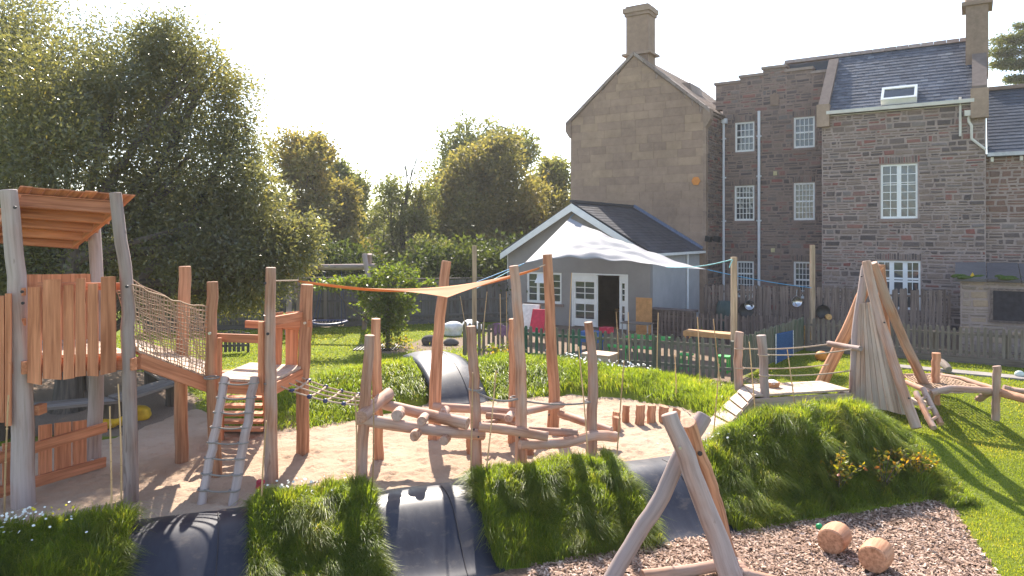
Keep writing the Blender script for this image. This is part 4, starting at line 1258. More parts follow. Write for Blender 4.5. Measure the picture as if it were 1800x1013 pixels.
# things in the room
tb = thing('small_table', 'wooden child table inside the open doorway', 'table', FW(do[0] + .35, XB + 2.0, .03))
b = MB(); fbox(b, do[0] + .0, do[0] + .9, XB + 1.7, XB + 2.3, .55, .59); b.build('tabletop', M['shelf'], tb)
for q in (.05, .8):
    for r in (1.75, 2.2):
        b = MB(); fbox(b, do[0] + q, do[0] + q + .05, XB + r, XB + r + .05, .03, .55, grain='z'); b.build('leg', M['shelf'], tb)
b = MB(); b.blob(FW(do[0] + .45, XB + 2.6, 1.1), .28, .12, .38, 2, amp=.2); b.beam(FW(do[0] + .45, XB + 2.6, 1.4), FW(do[0] + .45, XB + 2.6, 2.7), .02, .02); b.single('hanging_coat', M['purple'], 'mauve coat hanging in the dark room behind the open door', 'coat')

# ---- small stone outhouse with blackboard
o0 = W(1688, 600, 22.2); o0.z = 0
os_ = thing('stone_outhouse', 'low stone outhouse with mossy slab roof at the right edge', 'outhouse', o0)
def OW(t, b, z): return o0 + U * t + NB * b + UP * z
b = MB(); p = [OW(0, 0, 0), OW(4, 0, 0), OW(4, 0, 2.15), OW(0, 0, 2.15)]; b.prism(p, NB * 3.2); ow = b.build('wall', M['mortar'], os_)
bbh = (.85, 1.0, 3.0, 1.9)
st = rubble(.01, 4, 0, 2.12, 0, [(bbh[0] - .08, bbh[1] - .08, bbh[2] + .08, bbh[3] + .08)], hmin=.14, hmax=.28, wmin=.25, wmax=.6)
lay_stones(st, ow, M['rubble_pale'], 150, lambda t, z, d: OW(t, -d, z))
b = MB()
for i in range(5):
    b.prism([OW(-.15 + i * .85, -.18, 2.16 + .02 * (i % 2)), OW(.68 + i * .85, -.18, 2.16), OW(.68 + i * .85, 1.6, 2.62), OW(-.15 + i * .85, 1.6, 2.6)], UP * .09)
rs = b.build('slab_roof', M['stone_dark'], os_)
b = MB()
for i in range(16): b.blob(OW(random.uniform(-.1, 3), random.uniform(-.15, .25), 2.27 + .04 * random.random()), random.uniform(.1, .3), random.uniform(.08, .15), .06, i, 10, 6, .25)
b.build('moss', M['moss'], os_)
b = MB(); b.prism([OW(bbh[0], -.05, bbh[1]), OW(bbh[2], -.05, bbh[1]), OW(bbh[2], -.05, bbh[3]), OW(bbh[0], -.05, bbh[3])], NB * .05)
bo = b.single('blackboard', M['chalk'], 'dark blackboard in a wooden frame on the stone outhouse', 'blackboard')
fr = MB()
for (a0, a1, c0, c1) in ((bbh[0] - .07, bbh[2] + .07, bbh[1] - .07, bbh[1] - .002), (bbh[0] - .07, bbh[2] + .07, bbh[3] + .002, bbh[3] + .07), (bbh[0] - .07, bbh[0] - .002, bbh[1], bbh[3]), (bbh[2] + .002, bbh[2] + .07, bbh[1], bbh[3])):
    fr.prism([OW(a0, -.08, c0), OW(a1, -.08, c0), OW(a1, -.08, c1), OW(a0, -.08, c1)], NB * .06)
fr.build('frame', M['fence_tall'], bo)
b = MB(); q = OW(.32, -.02, 2.3); b.add([q + Vector((-.09, 0, 0)), q + Vector((.09, 0, 0)), q + Vector((0, 0, .14)), q + Vector((0, .09, 0))], [(0, 1, 2), (1, 3, 2), (3, 0, 2), (0, 3, 1)]); b.single('marker_cone', M['yellow'], 'small yellow cone on the mossy outhouse roof', 'cone')
# ------------------------------------------------------------------ fences
def picket_mesh(w, h, th, pointed, mat, name='picket'):
    b = MB()
    if pointed:
        pts = [(-w / 2, 0), (w / 2, 0), (w / 2, h - w * .5), (w * .22, h), (-w * .22, h), (-w / 2, h - w * .5)]
    else:
        pts = [(-w / 2, 0), (w / 2, 0), (w / 2, h), (-w / 2, h)]
    b.prism([Vector((x, -th / 2, z)) for x, z in pts], Vector((0, th, 0)), None, (0, 0, 1))
    return b.mesh(name, mat)
def fence(label, P0, P1, h, pw, gap, mat, rails=(.25, .8), pointed=True, post_every=1.8, post_h=None, z0=.05, front=True, plinth=0, group='picket fences round the yard', pmats=None):
    P0, P1 = Vector((P0[0], P0[1], 0)), Vector((P1[0], P1[1], 0))
    d = P1 - P0; L = d.length; d.normalize()
    nrm = Vector((d.y, -d.x, 0))
    if nrm.y > 0: nrm = -nrm                        # towards the camera
    root = thing('picket_fence', label, 'fence', P0, group)
    mats = pmats or [M[mat]]
    ms = [picket_mesh(pw * random.uniform(.94, 1.06), h * random.uniform(.97, 1.03), .02, pointed, mats[i % len(mats)]) for i in range(6)]
    ang = math.atan2(d.y, d.x)
    n = int(L / (pw + gap))
    for i in range(n):
        p = P0 + d * (i + .5) * (pw + gap) + nrm * (.03 if front else -.03)
        m = random.choice(ms)
        if pmats: m = ms[(i % 3) * 2 % 6] if False else random.choice(ms)
        Mx = Matrix.Translation(p + Vector((0, 0, z0 + zt1(p.x, p.y) * 0 + random.uniform(-.012, .012)))) @ Matrix.Rotation(ang, 4, 'Z') @ Matrix.Rotation(random.gauss(0, .012), 4, 'Y')
        place('picket', m, root, Mx)
    for r in rails:
        b = MB(); b.beam(P0 + UP * (z0 + h * r), P1 + UP * (z0 + h * r), .035, .07); b.build('rail', mats[0], root)
    k = max(1, round(L / post_every))
    for i in range(k + 1):
        p = P0 + d * L * i / k - nrm * (.055 if front else -.055)
        b = MB(); b.beam(p - UP * .1, p + UP * (post_h or h * .98), .075, .075, d); b.build('fence_post', mats[0], root)
    if plinth:
        b = MB(); b.beam(P0 + UP * plinth / 2 + nrm * .07, P1 + UP * plinth / 2 + nrm * .07, .05, plinth); b.build('gravel_board', mats[0], root)
    return root
FA, FB_, FC = Vector((-1.4, 20.6, 0)), Vector((5.40, 17.45, 0)), Vector((9.1, 22.2, 0))
FA2 = FA.lerp(FB_, .255); FA3 = FA.lerp(FB_, .50)
fence('weathered grey picket fence length at the left end by the thin tall post', FA, FA2, 1.02, .085, .065, 'fence_old', front=True)
fence('green painted picket fence length behind the two tall middle posts', FA2, FA3, 1.0, .085, .07, 'fence_teal', pmats=[M['fence_teal'], M['fence_green']])
fence('faded green picket fence length with bamboo canes in front of it', FA3, FB_, 1.0, .085, .072, 'fence_green')
fence('picket fence length running back towards the house with a blue rug on it', FB_ + Vector((.1, .1, 0)), FC, 1.0, .085, .06, 'fence_green', front=True)
fence('grey picket fence at the back of the yard below the drainpipes', onpl(1160, 0, 0) and (5.0, 24.1), (FC.x, FC.y + .1), .95, .08, .06, 'fence_tall')
fence('tall brown picket fence along the foot of the stone house', (6.8, 25.1), (14.0, 22.75), 1.78, .085, .022, 'fence_tall', rails=(.15, .5, .88), pointed=True, post_every=1.8, group='tall fences by the stone house')
fence('low grey picket fence with gravel board running to the right edge', (FC.x + .05, FC.y - .1), (16.5, 17.75), .86, .08, .062, 'fence_old', rails=(.18, .78), z0=.14, plinth=.2, group='picket fences round the yard')
# close-boarded garden fence at the back
def board_fence(label, P0, P1, h):
    P0, P1 = Vector((*P0, 0)), Vector((*P1, 0)); d = P1 - P0; L = d.length; d.normalize(); nr = Vector((d.y, -d.x, 0))
    if nr.y > 0: nr = -nr
    root = thing('board_fence', label, 'fence', P0, 'close boarded fences')
    k = round(L / 2.4)
    for i in range(k):
        a, b_ = P0 + d * L * i / k, P0 + d * L * (i + 1) / k
        b = MB(); n = 20
        for j in range(n):
            p = a.lerp(b_, (j + .5) / n)
            b.obox(p + UP * (h / 2 + .1) + nr * random.uniform(0, .008), UP * (h / 2 - .08 + random.uniform(-.01, .01)), d * (L / k / n / 2 - .004), nr * .009)
        b.build('board_panel', M['fence_dark'], root)
        for z in (.35, h * .55, h * .92):
            b = MB(); b.beam(a + UP * z + nr * .06, b_ + UP * z + nr * .06, .05, .09); b.build('rail', M['fence_dark'], root)
        b = MB(); b.beam(a - UP * .1 + nr * .07, a + UP * (h + .02) + nr * .07, .11, .11, d); b.build('fence_post', M['fence_old'], root)
        b = MB(); b.beam(a + UP * .1 + nr * .03, b_ + UP * .1 + nr * .03, .04, .2); b.build('gravel_board', M['fence_dark'], root)
    b = MB(); b.beam(P0 + UP * (h + .08), P1 + UP * (h + .08), .11, .035); b.build('fence_cap', M['fence_old'], root)
board_fence('dark close boarded fence behind the swing, capped with a pale rail', (-13.5, 26.2), (-5.2, 28.2), 1.85)
board_fence('dark close boarded fence between the swing and the grey extension', (-5.1, 28.25), (-.2, 29.6), 1.75)
df = fence('short dark picket fence in the grass seen under the platform rail', W(385, 620, 21.5).to_2d(), W(436, 618, 21.7).to_2d(), .62, .09, .035, 'fence_dark', rails=(.3, .85), pointed=False, post_every=1.0, group='small garden fence')

# ------------------------------------------------------------------ logs, posts, ropes
def wpath(pts, wob=.012, n=14):
    q = spline(pts, n)
    return [p + Vector((random.gauss(0, wob), random.gauss(0, wob), 0)) * (0 if i in (0, len(q) - 1) else 1) for i, p in enumerate(q)]
def log(parent, name, pts, w0, w1=None, mat='log', seg=14, wob=.05, jit=.006, n=14):
    w1 = w1 or w0
    q = wpath(pts, jit, n); m = len(q)
    b = MB(); b.tube(q, [(w0 + (w1 - w0) * i / (m - 1)) for i in range(m)], seg, True, wob=wob)
    return b.build(name, M[mat], parent)
def post(parent, pix, wt, wb, mat='log', z0=0.0, name='post', dd=0.0, sink=.12):
    """pix: photo pixels from top to base; base stands on level z0; widths in photo pixels; dd = how far the top leans back"""
    d = DP(pix[-1][1], z0)
    n = len(pix)
    span = pix[-1][1] - pix[0][1]
    pts = [W(px, py, d + dd * (pix[-1][1] - py) / span) for px, py in pix][::-1]
    pts[0] = pts[0] - Vector((0, 0, sink))
    return log(parent, name, pts, wb / 2 * d / F, wt / 2 * d / F, mat)
def bolt(parent, p, r=.016, mat='bolt', nrm=Vector((0, -1, 0))):
    b = MB(); b.tube([p, p + nrm * .02], r, 8, True); return b.build('bolt', M[mat], parent)
def rope(parent, pts, r=.012, mat='rope', name='rope', seg=6):
    b = MB(); b.tube(pts, r, seg, False); return b.build(name, M[mat], parent)
def ring(parent, c, r, rr=.014, mat='rope_dark', name='rope_wrap', tilt=0):
    b = MB(); b.tube([c + Vector((r * math.cos(a), r * math.sin(a), tilt * math.cos(a))) for a in np.linspace(0, 2 * math.pi, 15)], rr, 6, False); return b.build(name, M[mat], parent)
def plank(parent, name, pts4, th, mat, ext=None, jag=True):
    a = [Vector(p) for p in pts4]
    nrm = (a[1] - a[0]).cross(a[3] - a[0]).normalized()
    b = MB(); b.prism(a, nrm * th, None, a[3] - a[0]); return b.build(name, M[mat], parent)
def board(parent, name, p0, p1, w, h, mat, up=(0, 0, 1)):
    b = MB(); b.beam(p0, p1, w, h, up); return b.build(name, M[mat], parent)

# ---- tower
tw = thing('play_tower', 'tall timber play tower with plank walls and a tilted shingle roof', 'play tower', G(130, 870))
post(tw, [(15, 335), (26, 450), (34, 560), (38, 700), (42, 890)], 27, 37, 'log_grey')
post(tw, [(203, 340), (208, 395), (218, 451), (222, 489), (227, 552), (225, 603), (228, 700), (231, 880)], 20, 24, 'log_grey')
post(tw, [(161, 352), (170, 489), (172, 600), (170, 663), (163, 822)], 20, 25, 'log_grey')
post(tw, [(-42, 350), (-38, 600), (-30, 830)], 22, 25, 'log_grey')
R0, R1, R2 = W(28, 352, 9.66), W(216, 366, 9.86), W(137, 430, 11.3)
R3 = R0 + R2 - R1
ru, rv_ = (R1 - R0), (R3 - R0)
rn = ru.cross(rv_).normalized(); rn = rn if rn.z > 0 else -rn
for i, f in enumerate((.02, .26, .5, .74, .98)):
    p = R0 + rv_ * f - rn * .0
    board(tw, 'joist', p + ru * .0, p + ru * 1.0, .05, .16, 'larch', rn)
board(tw, 'rafter', R1 + ru.normalized() * -.06 + rn * .005, R2 + ru.normalized() * -.06 + rn * .005, .05, .17, 'larch', rn)
board(tw, 'rafter', R0 + ru.normalized() * .03 + rn * .005, R3 + ru.normalized() * .03 + rn * .005, .05, .17, 'larch', rn)
NI, NJ = 6, 9
for i in range(NI):
    for j in range(NJ):
        f0, f1 = 1.03 - i * 1.06 / NI, 1.03 - (i + 1.25) * 1.06 / NI
        a, c = -.04 + 1.08 * j / NJ + (.02 if i % 2 else 0), -.04 + 1.08 * (j + .95) / NJ + (.02 if i % 2 else 0)
        h0, h1 = .135, .105
        P = lambda u, v, h: R0 + ru * u + rv_ * v + rn * h
        b = MB(); hh = h1 + random.uniform(0, .012); ff = f1 - random.uniform(0, .03)
        b.prism([P(a, f0, hh - .012), P(c, f0, hh - .012), P(c, ff, hh + .022), P(a, ff, hh + .022)], rn * .016, None, rv_); b.build('shingle', M['larch'], tw)
b = MB(); b.prism([R0 + rn * .085, R1 + rn * .085, R2 + rn * .085, R3 + rn * .085], rn * .012, None, ru); b.build('roof_boarding', M['larch'], tw)
# deck
deck_d = 2.0
TA, TB_, TC = G(42, 893), G(231, 880), G(163, 824)
TD = TA + TC - TB_
TD = Vector((-7.55, 10.7, 0))
def lift(p, z): return Vector((p.x, p.y, z))
nb_ = 9
for i in range(nb_):
    f0, f1 = i / nb_ + .006, (i + 1) / nb_ - .006
    plank(tw, 'deck_board', [lift(TA.lerp(TD, f0), deck_d), lift(TB_.lerp(TC, f0), deck_d), lift(TB_.lerp(TC, f1), deck_d), lift(TA.lerp(TD, f1), deck_d)], -.04, 'deck')
for a, b_ in ((TA, TB_), (TD, TC), (TB_, TC), (TA, TD)):
    board(tw, 'deck_beam', lift(a, deck_d - .14) - (b_ - a).normalized() * .12, lift(b_, deck_d - .14) + (b_ - a).normalized() * .12, .07, .16, 'larch')
# front planks
def at_wall(px, py):                              # on the vertical plane through TA, TB_, moved a little to the front
    r = (px - CX) / F
    o, d = TA + Vector((0, -.09, 0)), (TB_ - TA)
    t = (r * o.y - o.x) / (d.x - r * d.y)
    p = o + d * t
    return W(px, py, p.y)
fp = [(50, 74, 504, 672, 676), (77, 109, 491, 665, 667), (113, 132, 500, 667, 664), (134, 152, 489, 662, 660), (155, 174, 498, 660, 661), (178, 205, 486, 659, 653)]
for l, r, t, b0, b1 in fp:
    plank(tw, 'wall_plank', [at_wall(l, b0), at_wall(r, b1), at_wall(r - 1, t), at_wall(l + 1, t + 1)], .035, 'larch')
for l, r, t, b0 in ((-22, -3, 512, 738), (-1, 9, 520, 742), (11, 21, 516, 748)):
    plank(tw, 'wall_plank', [at_wall(l, b0), at_wall(r, b0), at_wall(r, t), at_wall(l, t)], .035, 'larch')
for (a, b_) in (((52, 530), (222, 497)), ((52, 628), (222, 612))):
    board(tw, 'rail', at_wall(a[0], 505 if a[1] < 600 else 640) + Vector((0, .17, 0)), at_wall(b_[0], 505 if a[1] < 600 else 630) + Vector((0, .12, 0)), .05, .10, 'larch')
for z in (2.45, 2.85):                             # back rails
    board(tw, 'rail', lift(TD, z), lift(TC, z), .05, .10, 'larch')
    board(tw, 'rail', lift(TA, z), lift(TD, z), .05, .10, 'larch')
for f in np.linspace(.08, .92, 8):
    p = TD.lerp(TC, f); q = lift(p, 1.85); dd = (TC - TD).normalized() * .065
    plank(tw, 'wall_plank', [q - dd, q + dd, q + dd + UP * 1.15, q - dd + UP * 1.15], .03, 'larch')
for px, py in ((61, 648), (63, 722)):
    p = W(px, py, 9.5); board(tw, 'beam_end', p, p + Vector((0, .16, 0)), .09, .13, 'larch')
for px, py in ((40, 513), (41, 533), (224, 504), (27, 365)): bolt(tw, W(px, py, 9.25), .02, 'bolt_dark')
# lower side fence
def at_side(px, py):
    r = (px - CX) / F
    o, d = Vector((-6.95, 9.45, 0)), Vector((.55, 1.45, 0))
    t = (r * o.y - o.x) / (d.x - r * d.y)
    return W(px, py, (o + d * t).y)
lf = tw
for (l, lt, r, rt) in ((-30, 803, 183, 742), (-30, 863, 181, 803)):
    a, b_ = at_side(l, lt + 8), at_side(r, rt + 8)
    board(lf, 'low_rail', a + Vector((.05, -.03, 0)), b_ + Vector((.05, -.03, 0)), .05, .15, 'larch')
for l, r, t, bt in ((-20, -2, 790, 870), (3, 20, 780, 866), (67, 89, 748, 838), (95, 123, 744, 832), (127, 150, 741, 822)):
    plank(lf, 'low_plank', [at_side(l, bt), at_side(r, bt - 3), at_side(r, t - 3), at_side(l, t)], .03, 'larch')
for px, py in ((171, 749), (168, 807)): bolt(lf, at_side(px, py) + Vector((0, -.08, 0)), .025)

# ---- platform with posts
pf = thing('play_platform', 'low timber platform with rails between the net ramp and the log trail', 'platform', G(460, 830))
PA, PB, PC, PD = G(372, 838), G(477, 847), G(533, 797), Vector((-4.42, 12.0, 0))
post(pf, [(373, 496), (372, 600), (374, 700), (380, 838)], 18, 21, 'log_warm')
post(pf, [(476, 471), (474, 600), (476, 720), (477, 847)], 17, 24, 'log')
post(pf, [(540, 501), (536, 600), (532, 700), (532, 797)], 22, 23, 'log_warm')
post(pf, [(325, 469), (322, 560), (318, 680), (319, 810)], 19, 23, 'log_warm')
pz = 1.45
q = [G(372, 834), G(477, 843), G(533, 797), PD]
nb_ = 7
for i in range(nb_):
    f0, f1 = i / nb_ + .006, (i + 1) / nb_ - .006
    plank(pf, 'deck_board', [lift(q[0].lerp(q[3], f0), pz), lift(q[1].lerp(q[2], f0), pz), lift(q[1].lerp(q[2], f1), pz), lift(q[0].lerp(q[3], f1), pz)], -.04, 'deck')
for a, b_ in ((q[0], q[1]), (q[1], q[2]), (q[3], q[2]), (q[0], q[3])):
    board(pf, 'deck_beam', lift(a, pz - .13), lift(b_, pz - .13), .07, .17, 'larch')
for (a, b_, z) in ((q[0], q[1], 2.06), (q[3], q[2], 2.09), (q[0], q[3], 2.06)):
    if z > 2.08 or a is q[0] and b_ is q[1]:
        board(pf, 'rail', lift(a, z) + (a - b_).normalized() * .08, lift(a.lerp(b_, 1.0 if z > 2.08 else .86), z), .06, .12, 'larch')
board(pf, 'rail', W(478, 565, 10.45), W(532, 555, 11.7), .07, .13, 'larch')
board(pf, 'rail', W(480, 571, 11.75), W(547, 568, 11.65), .06, .12, 'larch')
for (px, y0, y1, d, w) in ((459, 566, 690, 10.3, .075), (386, 594, 686, 10.5, .055)):
    board(pf, 'upright', W(px, y1, d), W(px, y0, d), .05, w, 'larch', (1, 0, 0))
for l, r, t, bt, d in ((483, 498, 548, 641, 11.8), (503, 526, 547, 641, 11.8)):
    plank(pf, 'wall_plank', [W(l, bt, d), W(r - 3, bt, d), W(r, t, d), W(l, t + 2, d)], .035, 'larch')
for px, py, d in ((369, 586, 10.35), (536, 568, 11.5), (471, 587, 10.2), (466, 498, 10.2)): bolt(pf, W(px, py, d), .022, 'bolt' if px in (369, 536) else 'bolt_dark')
for px, py in ((473, 673), (372, 664)): ring(pf, W(px, py, 10.4), .1)
# ladder in front
ld = thing('rope_ladder', 'leaning ladder of two grey poles with rope rungs before the platform', 'ladder', G(378, 890))
LT = [W(395, 668, 10.28), W(447, 668, 10.22)]; LBs = [G(352, 888), G(407, 890)]
poles = []
for a, b_ in zip(LT, LBs):
    pth = wpath([b_ - Vector((0, 0, .06)), b_.lerp(a, .5) + Vector((.01, 0, 0)), a + (a - b_) * .02], .006)
    o = MB(); o.tube(pth, [.062] * len(pth), 12, True, wob=.06); o.build('pole', M['log_grey'], ld); poles.append((b_, a))
for i in range(8):
    f = .12 + i * .122
    p0, p1 = poles[0][0].lerp(poles[0][1], f), poles[1][0].lerp(poles[1][1], f)
    rope(ld, sag(p0 + Vector((.03, -.04, 0)), p1 + Vector((-.03, -.04, 0)), .02), .012, 'rope_dark', 'rope_rung')
    ring(ld, p0, .068, .012); ring(ld, p1, .068, .012)
# steps behind
stp = thing('wooden_steps', 'open wooden steps leading down behind the platform', 'steps', Vector((-4.0, 12.6, 0)))
sx0, sx1 = (384 - CX) / F, (465 - CX) / F
for i in range(8):
    f = i / 7; d = 12.0 + .9 * f; z = 1.28 - 1.2 * f
    board(stp, 'tread', Vector((sx0 * d + .05, d, z)), Vector((sx1 * d, d, z)), .22, .045, 'larch')
for sx in (sx0, sx1):
    board(stp, 'stringer', Vector((sx * 12, 11.9, 1.3)), Vector((sx * 12.9, 13.0, .0)), .05, .16, 'larch')
board(stp, 'leg', Vector((sx0 * 12.6 + .1, 12.45, 0)), Vector((sx0 * 12.6 + .1, 12.45, .6)), .09, .09, 'larch', (0, 1, 0))
b = MB()
for i in range(9): b.tube([Vector((sx0 * 13.2 + .1 + .0 * i, 13.05 + i * .07, .035)), Vector((sx1 * 13.2, 13.05 + i * .07, .035))], .016, 6, True)
for i in range(7): b.tube([Vector((sx0 * 13.2 + .15 + i * .12, 13.0, .04)), Vector((sx0 * 13.2 + .15 + i * .12, 13.65, .04))], .014, 6, True)
b.single('rubber_mat', M['black_pan'], 'black ring mat at the foot of the wooden steps', 'mat')

# ---- net ramp
nr = thing('net_ramp', 'sloping plank ramp with rope net sides from tower to platform', 'ramp', TB_.lerp(PA, .5))
A0, A1 = lift(TB_, 2.0) + Vector((.08, .02, 0)), lift(PA, 1.45) + Vector((-.06, .02, 0))
B0, B1 = lift(TC, 2.0) + Vector((.45, .1, 0)), lift(G(319, 810), 1.45) + Vector((.35, .35, 0))
board(nr, 'side_beam', A0 - UP * .1, A1 - UP * .1, .07, .19, 'larch'); board(nr, 'side_beam', B0 - UP * .1, B1 - UP * .1, .07, .19, 'larch')
for i in range(10):
    f0, f1 = i / 10 + .005, (i + 1) / 10 - .005
    plank(nr, 'ramp_board', [A0.lerp(A1, f0), A0.lerp(A1, f1), B0.lerp(B1, f1), B0.lerp(B1, f0)], .035, 'deck')
def net(parent, p00, p01, p10, p11, nu, nv, r, mat, sg=.05, name='net'):
    """p00..p01 along the bottom, p10..p11 along the top"""
    b = MB()
    def P(u, v):
        lo = p00.lerp(p01, u); hi = p10.lerp(p11, u) - UP * sg * 4 * u * (1 - u)
        p = lo.lerp(hi, v)
        return p + Vector((.012 * math.sin(u * 37 + v * 11), .02 * math.sin(v * 5 + u * 9), .01 * math.sin(u * 23 + v * 31)))
    for i in range(nu + 1): b.tube([P(i / nu, j / nv) for j in range(nv + 1)], r, 4, False)
    for j in range(nv + 1): b.tube([P(i / nu, j / nv) for i in range(nu + 1)], r * (1.8 if j == nv else 1), 4, False)
    return b.build(name, M[mat], parent)
net(nr, A0 + UP * .02, A1 + UP * .02, W(235, 500, 9.62), W(364, 540, 10.5), 26, 17, .0065, 'rope_net')
net(nr, B0 + UP * .02, B1 + UP * .02, B0 + UP * .95, B1 + UP * .85, 26, 14, .0065, 'rope_net')
net(nr, lift(TB_, 2.05) + Vector((-.1, .1, 0)), A0 + UP * .02 , W(207, 505, 9.8), W(230, 500, 9.65), 4, 17, .0065, 'rope_net', 0)

# ---- rope ladder bridge
rb_ = thing('rope_bridge', 'slanting rope ladder bridge with navy joints from platform to log trail', 'rope bridge', Vector((-2.8, 11, 0)))
na, nb2 = W(488, 677, 10.75), W(630, 712, 10.5)
fa_, fb_ = W(519, 659, 11.6), W(655, 696, 11.35)
mids = [(na.lerp(fa_, f), nb2.lerp(fb_, f)) for f in (0, .36, .68, 1)]
for a, b_ in mids: rope(rb_, sag(a, b_, .06), .013)
for i in range(4):
    f = (i + .85) / 4.6
    p0, p1 = sag(na, nb2, .06, 40)[int(f * 40)], sag(fa_, fb_, .06, 40)[int(f * 40)]
    b = MB(); b.tube(wpath([p0, p0.lerp(p1, .5) - UP * .02, p1], .006, 8), .017, 8, True); b.build('rung', M['rope'], rb_)
    for p in (p0, p1):
        b = MB(); b.blob(p, .045, .035, .03, i); b.build('joint', M['joint'], rb_)
for a, _ in mids:
    b = MB(); b.tube([a, a + Vector((-.12, 0, .01))], .022, 8, True); b.build('shackle', M['bolt'], rb_)

# ---- log trail
lt = thing('log_trail', 'climbing trail of upright posts and slanting peeled logs in the sand', 'log trail', G(850, 800))
post(lt, [(650, 590), (645, 660), (638, 750), (636, 842)], 18, 21, 'log')
post(lt, [(661, 561), (663, 680), (666, 806)], 16, 18, 'log_warm')
post(lt, [(785, 460), (773, 560), (767, 640), (763, 772)], 18, 22, 'log_warm', dd=.45)
post(lt, [(828, 574), (834, 680), (838, 816)], 16, 20, 'log')
post(lt, [(903, 468), (913, 600), (916, 700), (916, 816)], 17, 21, 'log')
post(lt, [(901, 561), (902, 660), (901, 778)], 14, 17, 'log_warm')
post(lt, [(962, 448), (969, 600), (974, 690), (971, 755)], 17, 21, 'log_warm')
post(lt, [(1034, 567), (1042, 640), (1041, 720), (1039, 796)], 15, 20, 'log')
post(lt, [(826, 760), (826, 797)], 12, 13, 'log_warm'); post(lt, [(932, 788), (932, 800)], 12, 13, 'log_warm')
LG = [((635, 733, 10.25), (655, 715, 10.7), (683, 693, 11.35), 23, 22, 'log'), ((628, 736, 10.45), (740, 754, 10.75), (850, 765, 11.1), 21, 19, 'log'), ((674, 711, 11.3), (740, 727, 11.1), (822, 745, 10.85), 18, 21, 'log'),
      ((762, 715, 12.4), (830, 719, 12.35), (906, 725, 12.2), 15, 15, 'log'), ((842, 750, 10.95), (900, 757, 11.0), (963, 768, 10.95), 16, 17, 'log'), ((930, 755, 11.5), (970, 759, 11.5), (1015, 763, 11.45), 11, 15, 'log'),
      ((985, 728, 12.95), (1025, 741, 12.4), (1074, 758, 12.0), 13, 15, 'log'), ((922, 724, 12.1), (950, 718, 12.6), (988, 711, 13.0), 13, 12, 'log'), ((856, 731, 12.2), (875, 733, 12.1), (897, 736, 11.9), 12, 13, 'log'), ((850, 745, 11.9), (880, 740, 12.1), (905, 746, 12.2), 9, 9, 'log')]
for a, b_, c, w0, w1, m in LG:
    P = [W(*a), W(*b_), W(*c)]
    log(lt, 'beam', P, w0 / 2 * P[0].y / F, w1 / 2 * P[2].y / F, m, wob=.07)
P = [W(914, 782, 10.95), W(960, 781, 11.1), W(1000, 777, 11.3), W(1035, 767, 11.55), W(1060, 766, 11.8), W(1082, 768, 12.0)]
log(lt, 'beam', P, .075, .085, 'log', wob=.08, n=24)
for (px, py, d0, r) in ((698, 731, 10.35, .082), (729, 767, 10.35, .075), (780, 776, 10.5, .065), (741, 741, 10.5, .07), (779, 728, 11.3, .07), (893, 736, 11.5, .06)):
    a = W(px, py, d0); b_ = a + (a - Vector((0, 0, H))).normalized() * .5 + Vector((.05, 0, .07))
    log(lt, 'rung_log', [a, a.lerp(b_, .5), b_], r, r, 'log')
r1, r2, r3 = W(836, 687, 11.0), W(908, 702, 11.1), W(1040, 707, 11.7)
rope(lt, sag(r1, r2, .08), .016, 'rope_dark'); rope(lt, sag(r2, r3, .06), .016, 'rope_dark')
for p in (r1, r2, r3): ring(lt, Vector((p.x, p.y + .1, p.z)), .1, .016)
for px, py, d in ((841, 768, 10.9), (833, 755, 10.95), (913, 769, 10.95), (965, 729, 12.9), (975, 716, 12.9)): bolt(lt, W(px, py, d), .016, 'bolt_dark')

# ---- orange sail
def sail(name, C, nu, nv, fn, mat, label):
    b = MB(); vs = []; fs = []
    for j in range(nv + 1):
        for i in range(nu + 1): vs.append(fn(i / nu, j / nv))
    for j in range(nv):
        for i in range(nu):
            o = j * (nu + 1) + i; fs.append((o, o + 1, o + nu + 2, o + nu + 1))
    b.add(vs, fs, .5, None, True)
    o = b.build(name, M[mat]); tag(o, label, 'shade sail')
    md = o.modifiers.new('thick', 'SOLIDIFY'); md.thickness = .004
    return o
SL, SR, SM = W(524, 493, 11.2), W(948, 470, 13.05), W(786, 524, 11.75)
def orange(u, v):
    far = SL.lerp(SR, u) - UP * (.27 * 4 * u * (1 - u) * .93)
    # near edge: two scallops meeting at SM
    us = .60
    if u < us: e = SL.lerp(SM, u / us); e += (far - e) * .35 * math.sin(math.pi * u / us)
    else: e = SM.lerp(SR, (u - us) / (1 - us)); e += (far - e) * .25 * math.sin(math.pi * (u - us) / (1 - us))
    p = far.lerp(e, v)
    return p + Vector((0, 0, .012 * math.sin(9 * u + 5 * v) * math.sin(math.pi * v) - .03 * math.sin(math.pi * v)))
so = sail('shade_sail', None, 40, 10, orange, 'sail_orange', 'apricot triangular shade sail strung between the tall posts')
rope(so, [SL, W(483, 494, 10.5)], .012, 'rope'); rope(so, [SR, W(960, 465, 13.1)], .012, 'rope'); rope(so, [SM, W(778, 520, 12.5)], .010, 'rope')
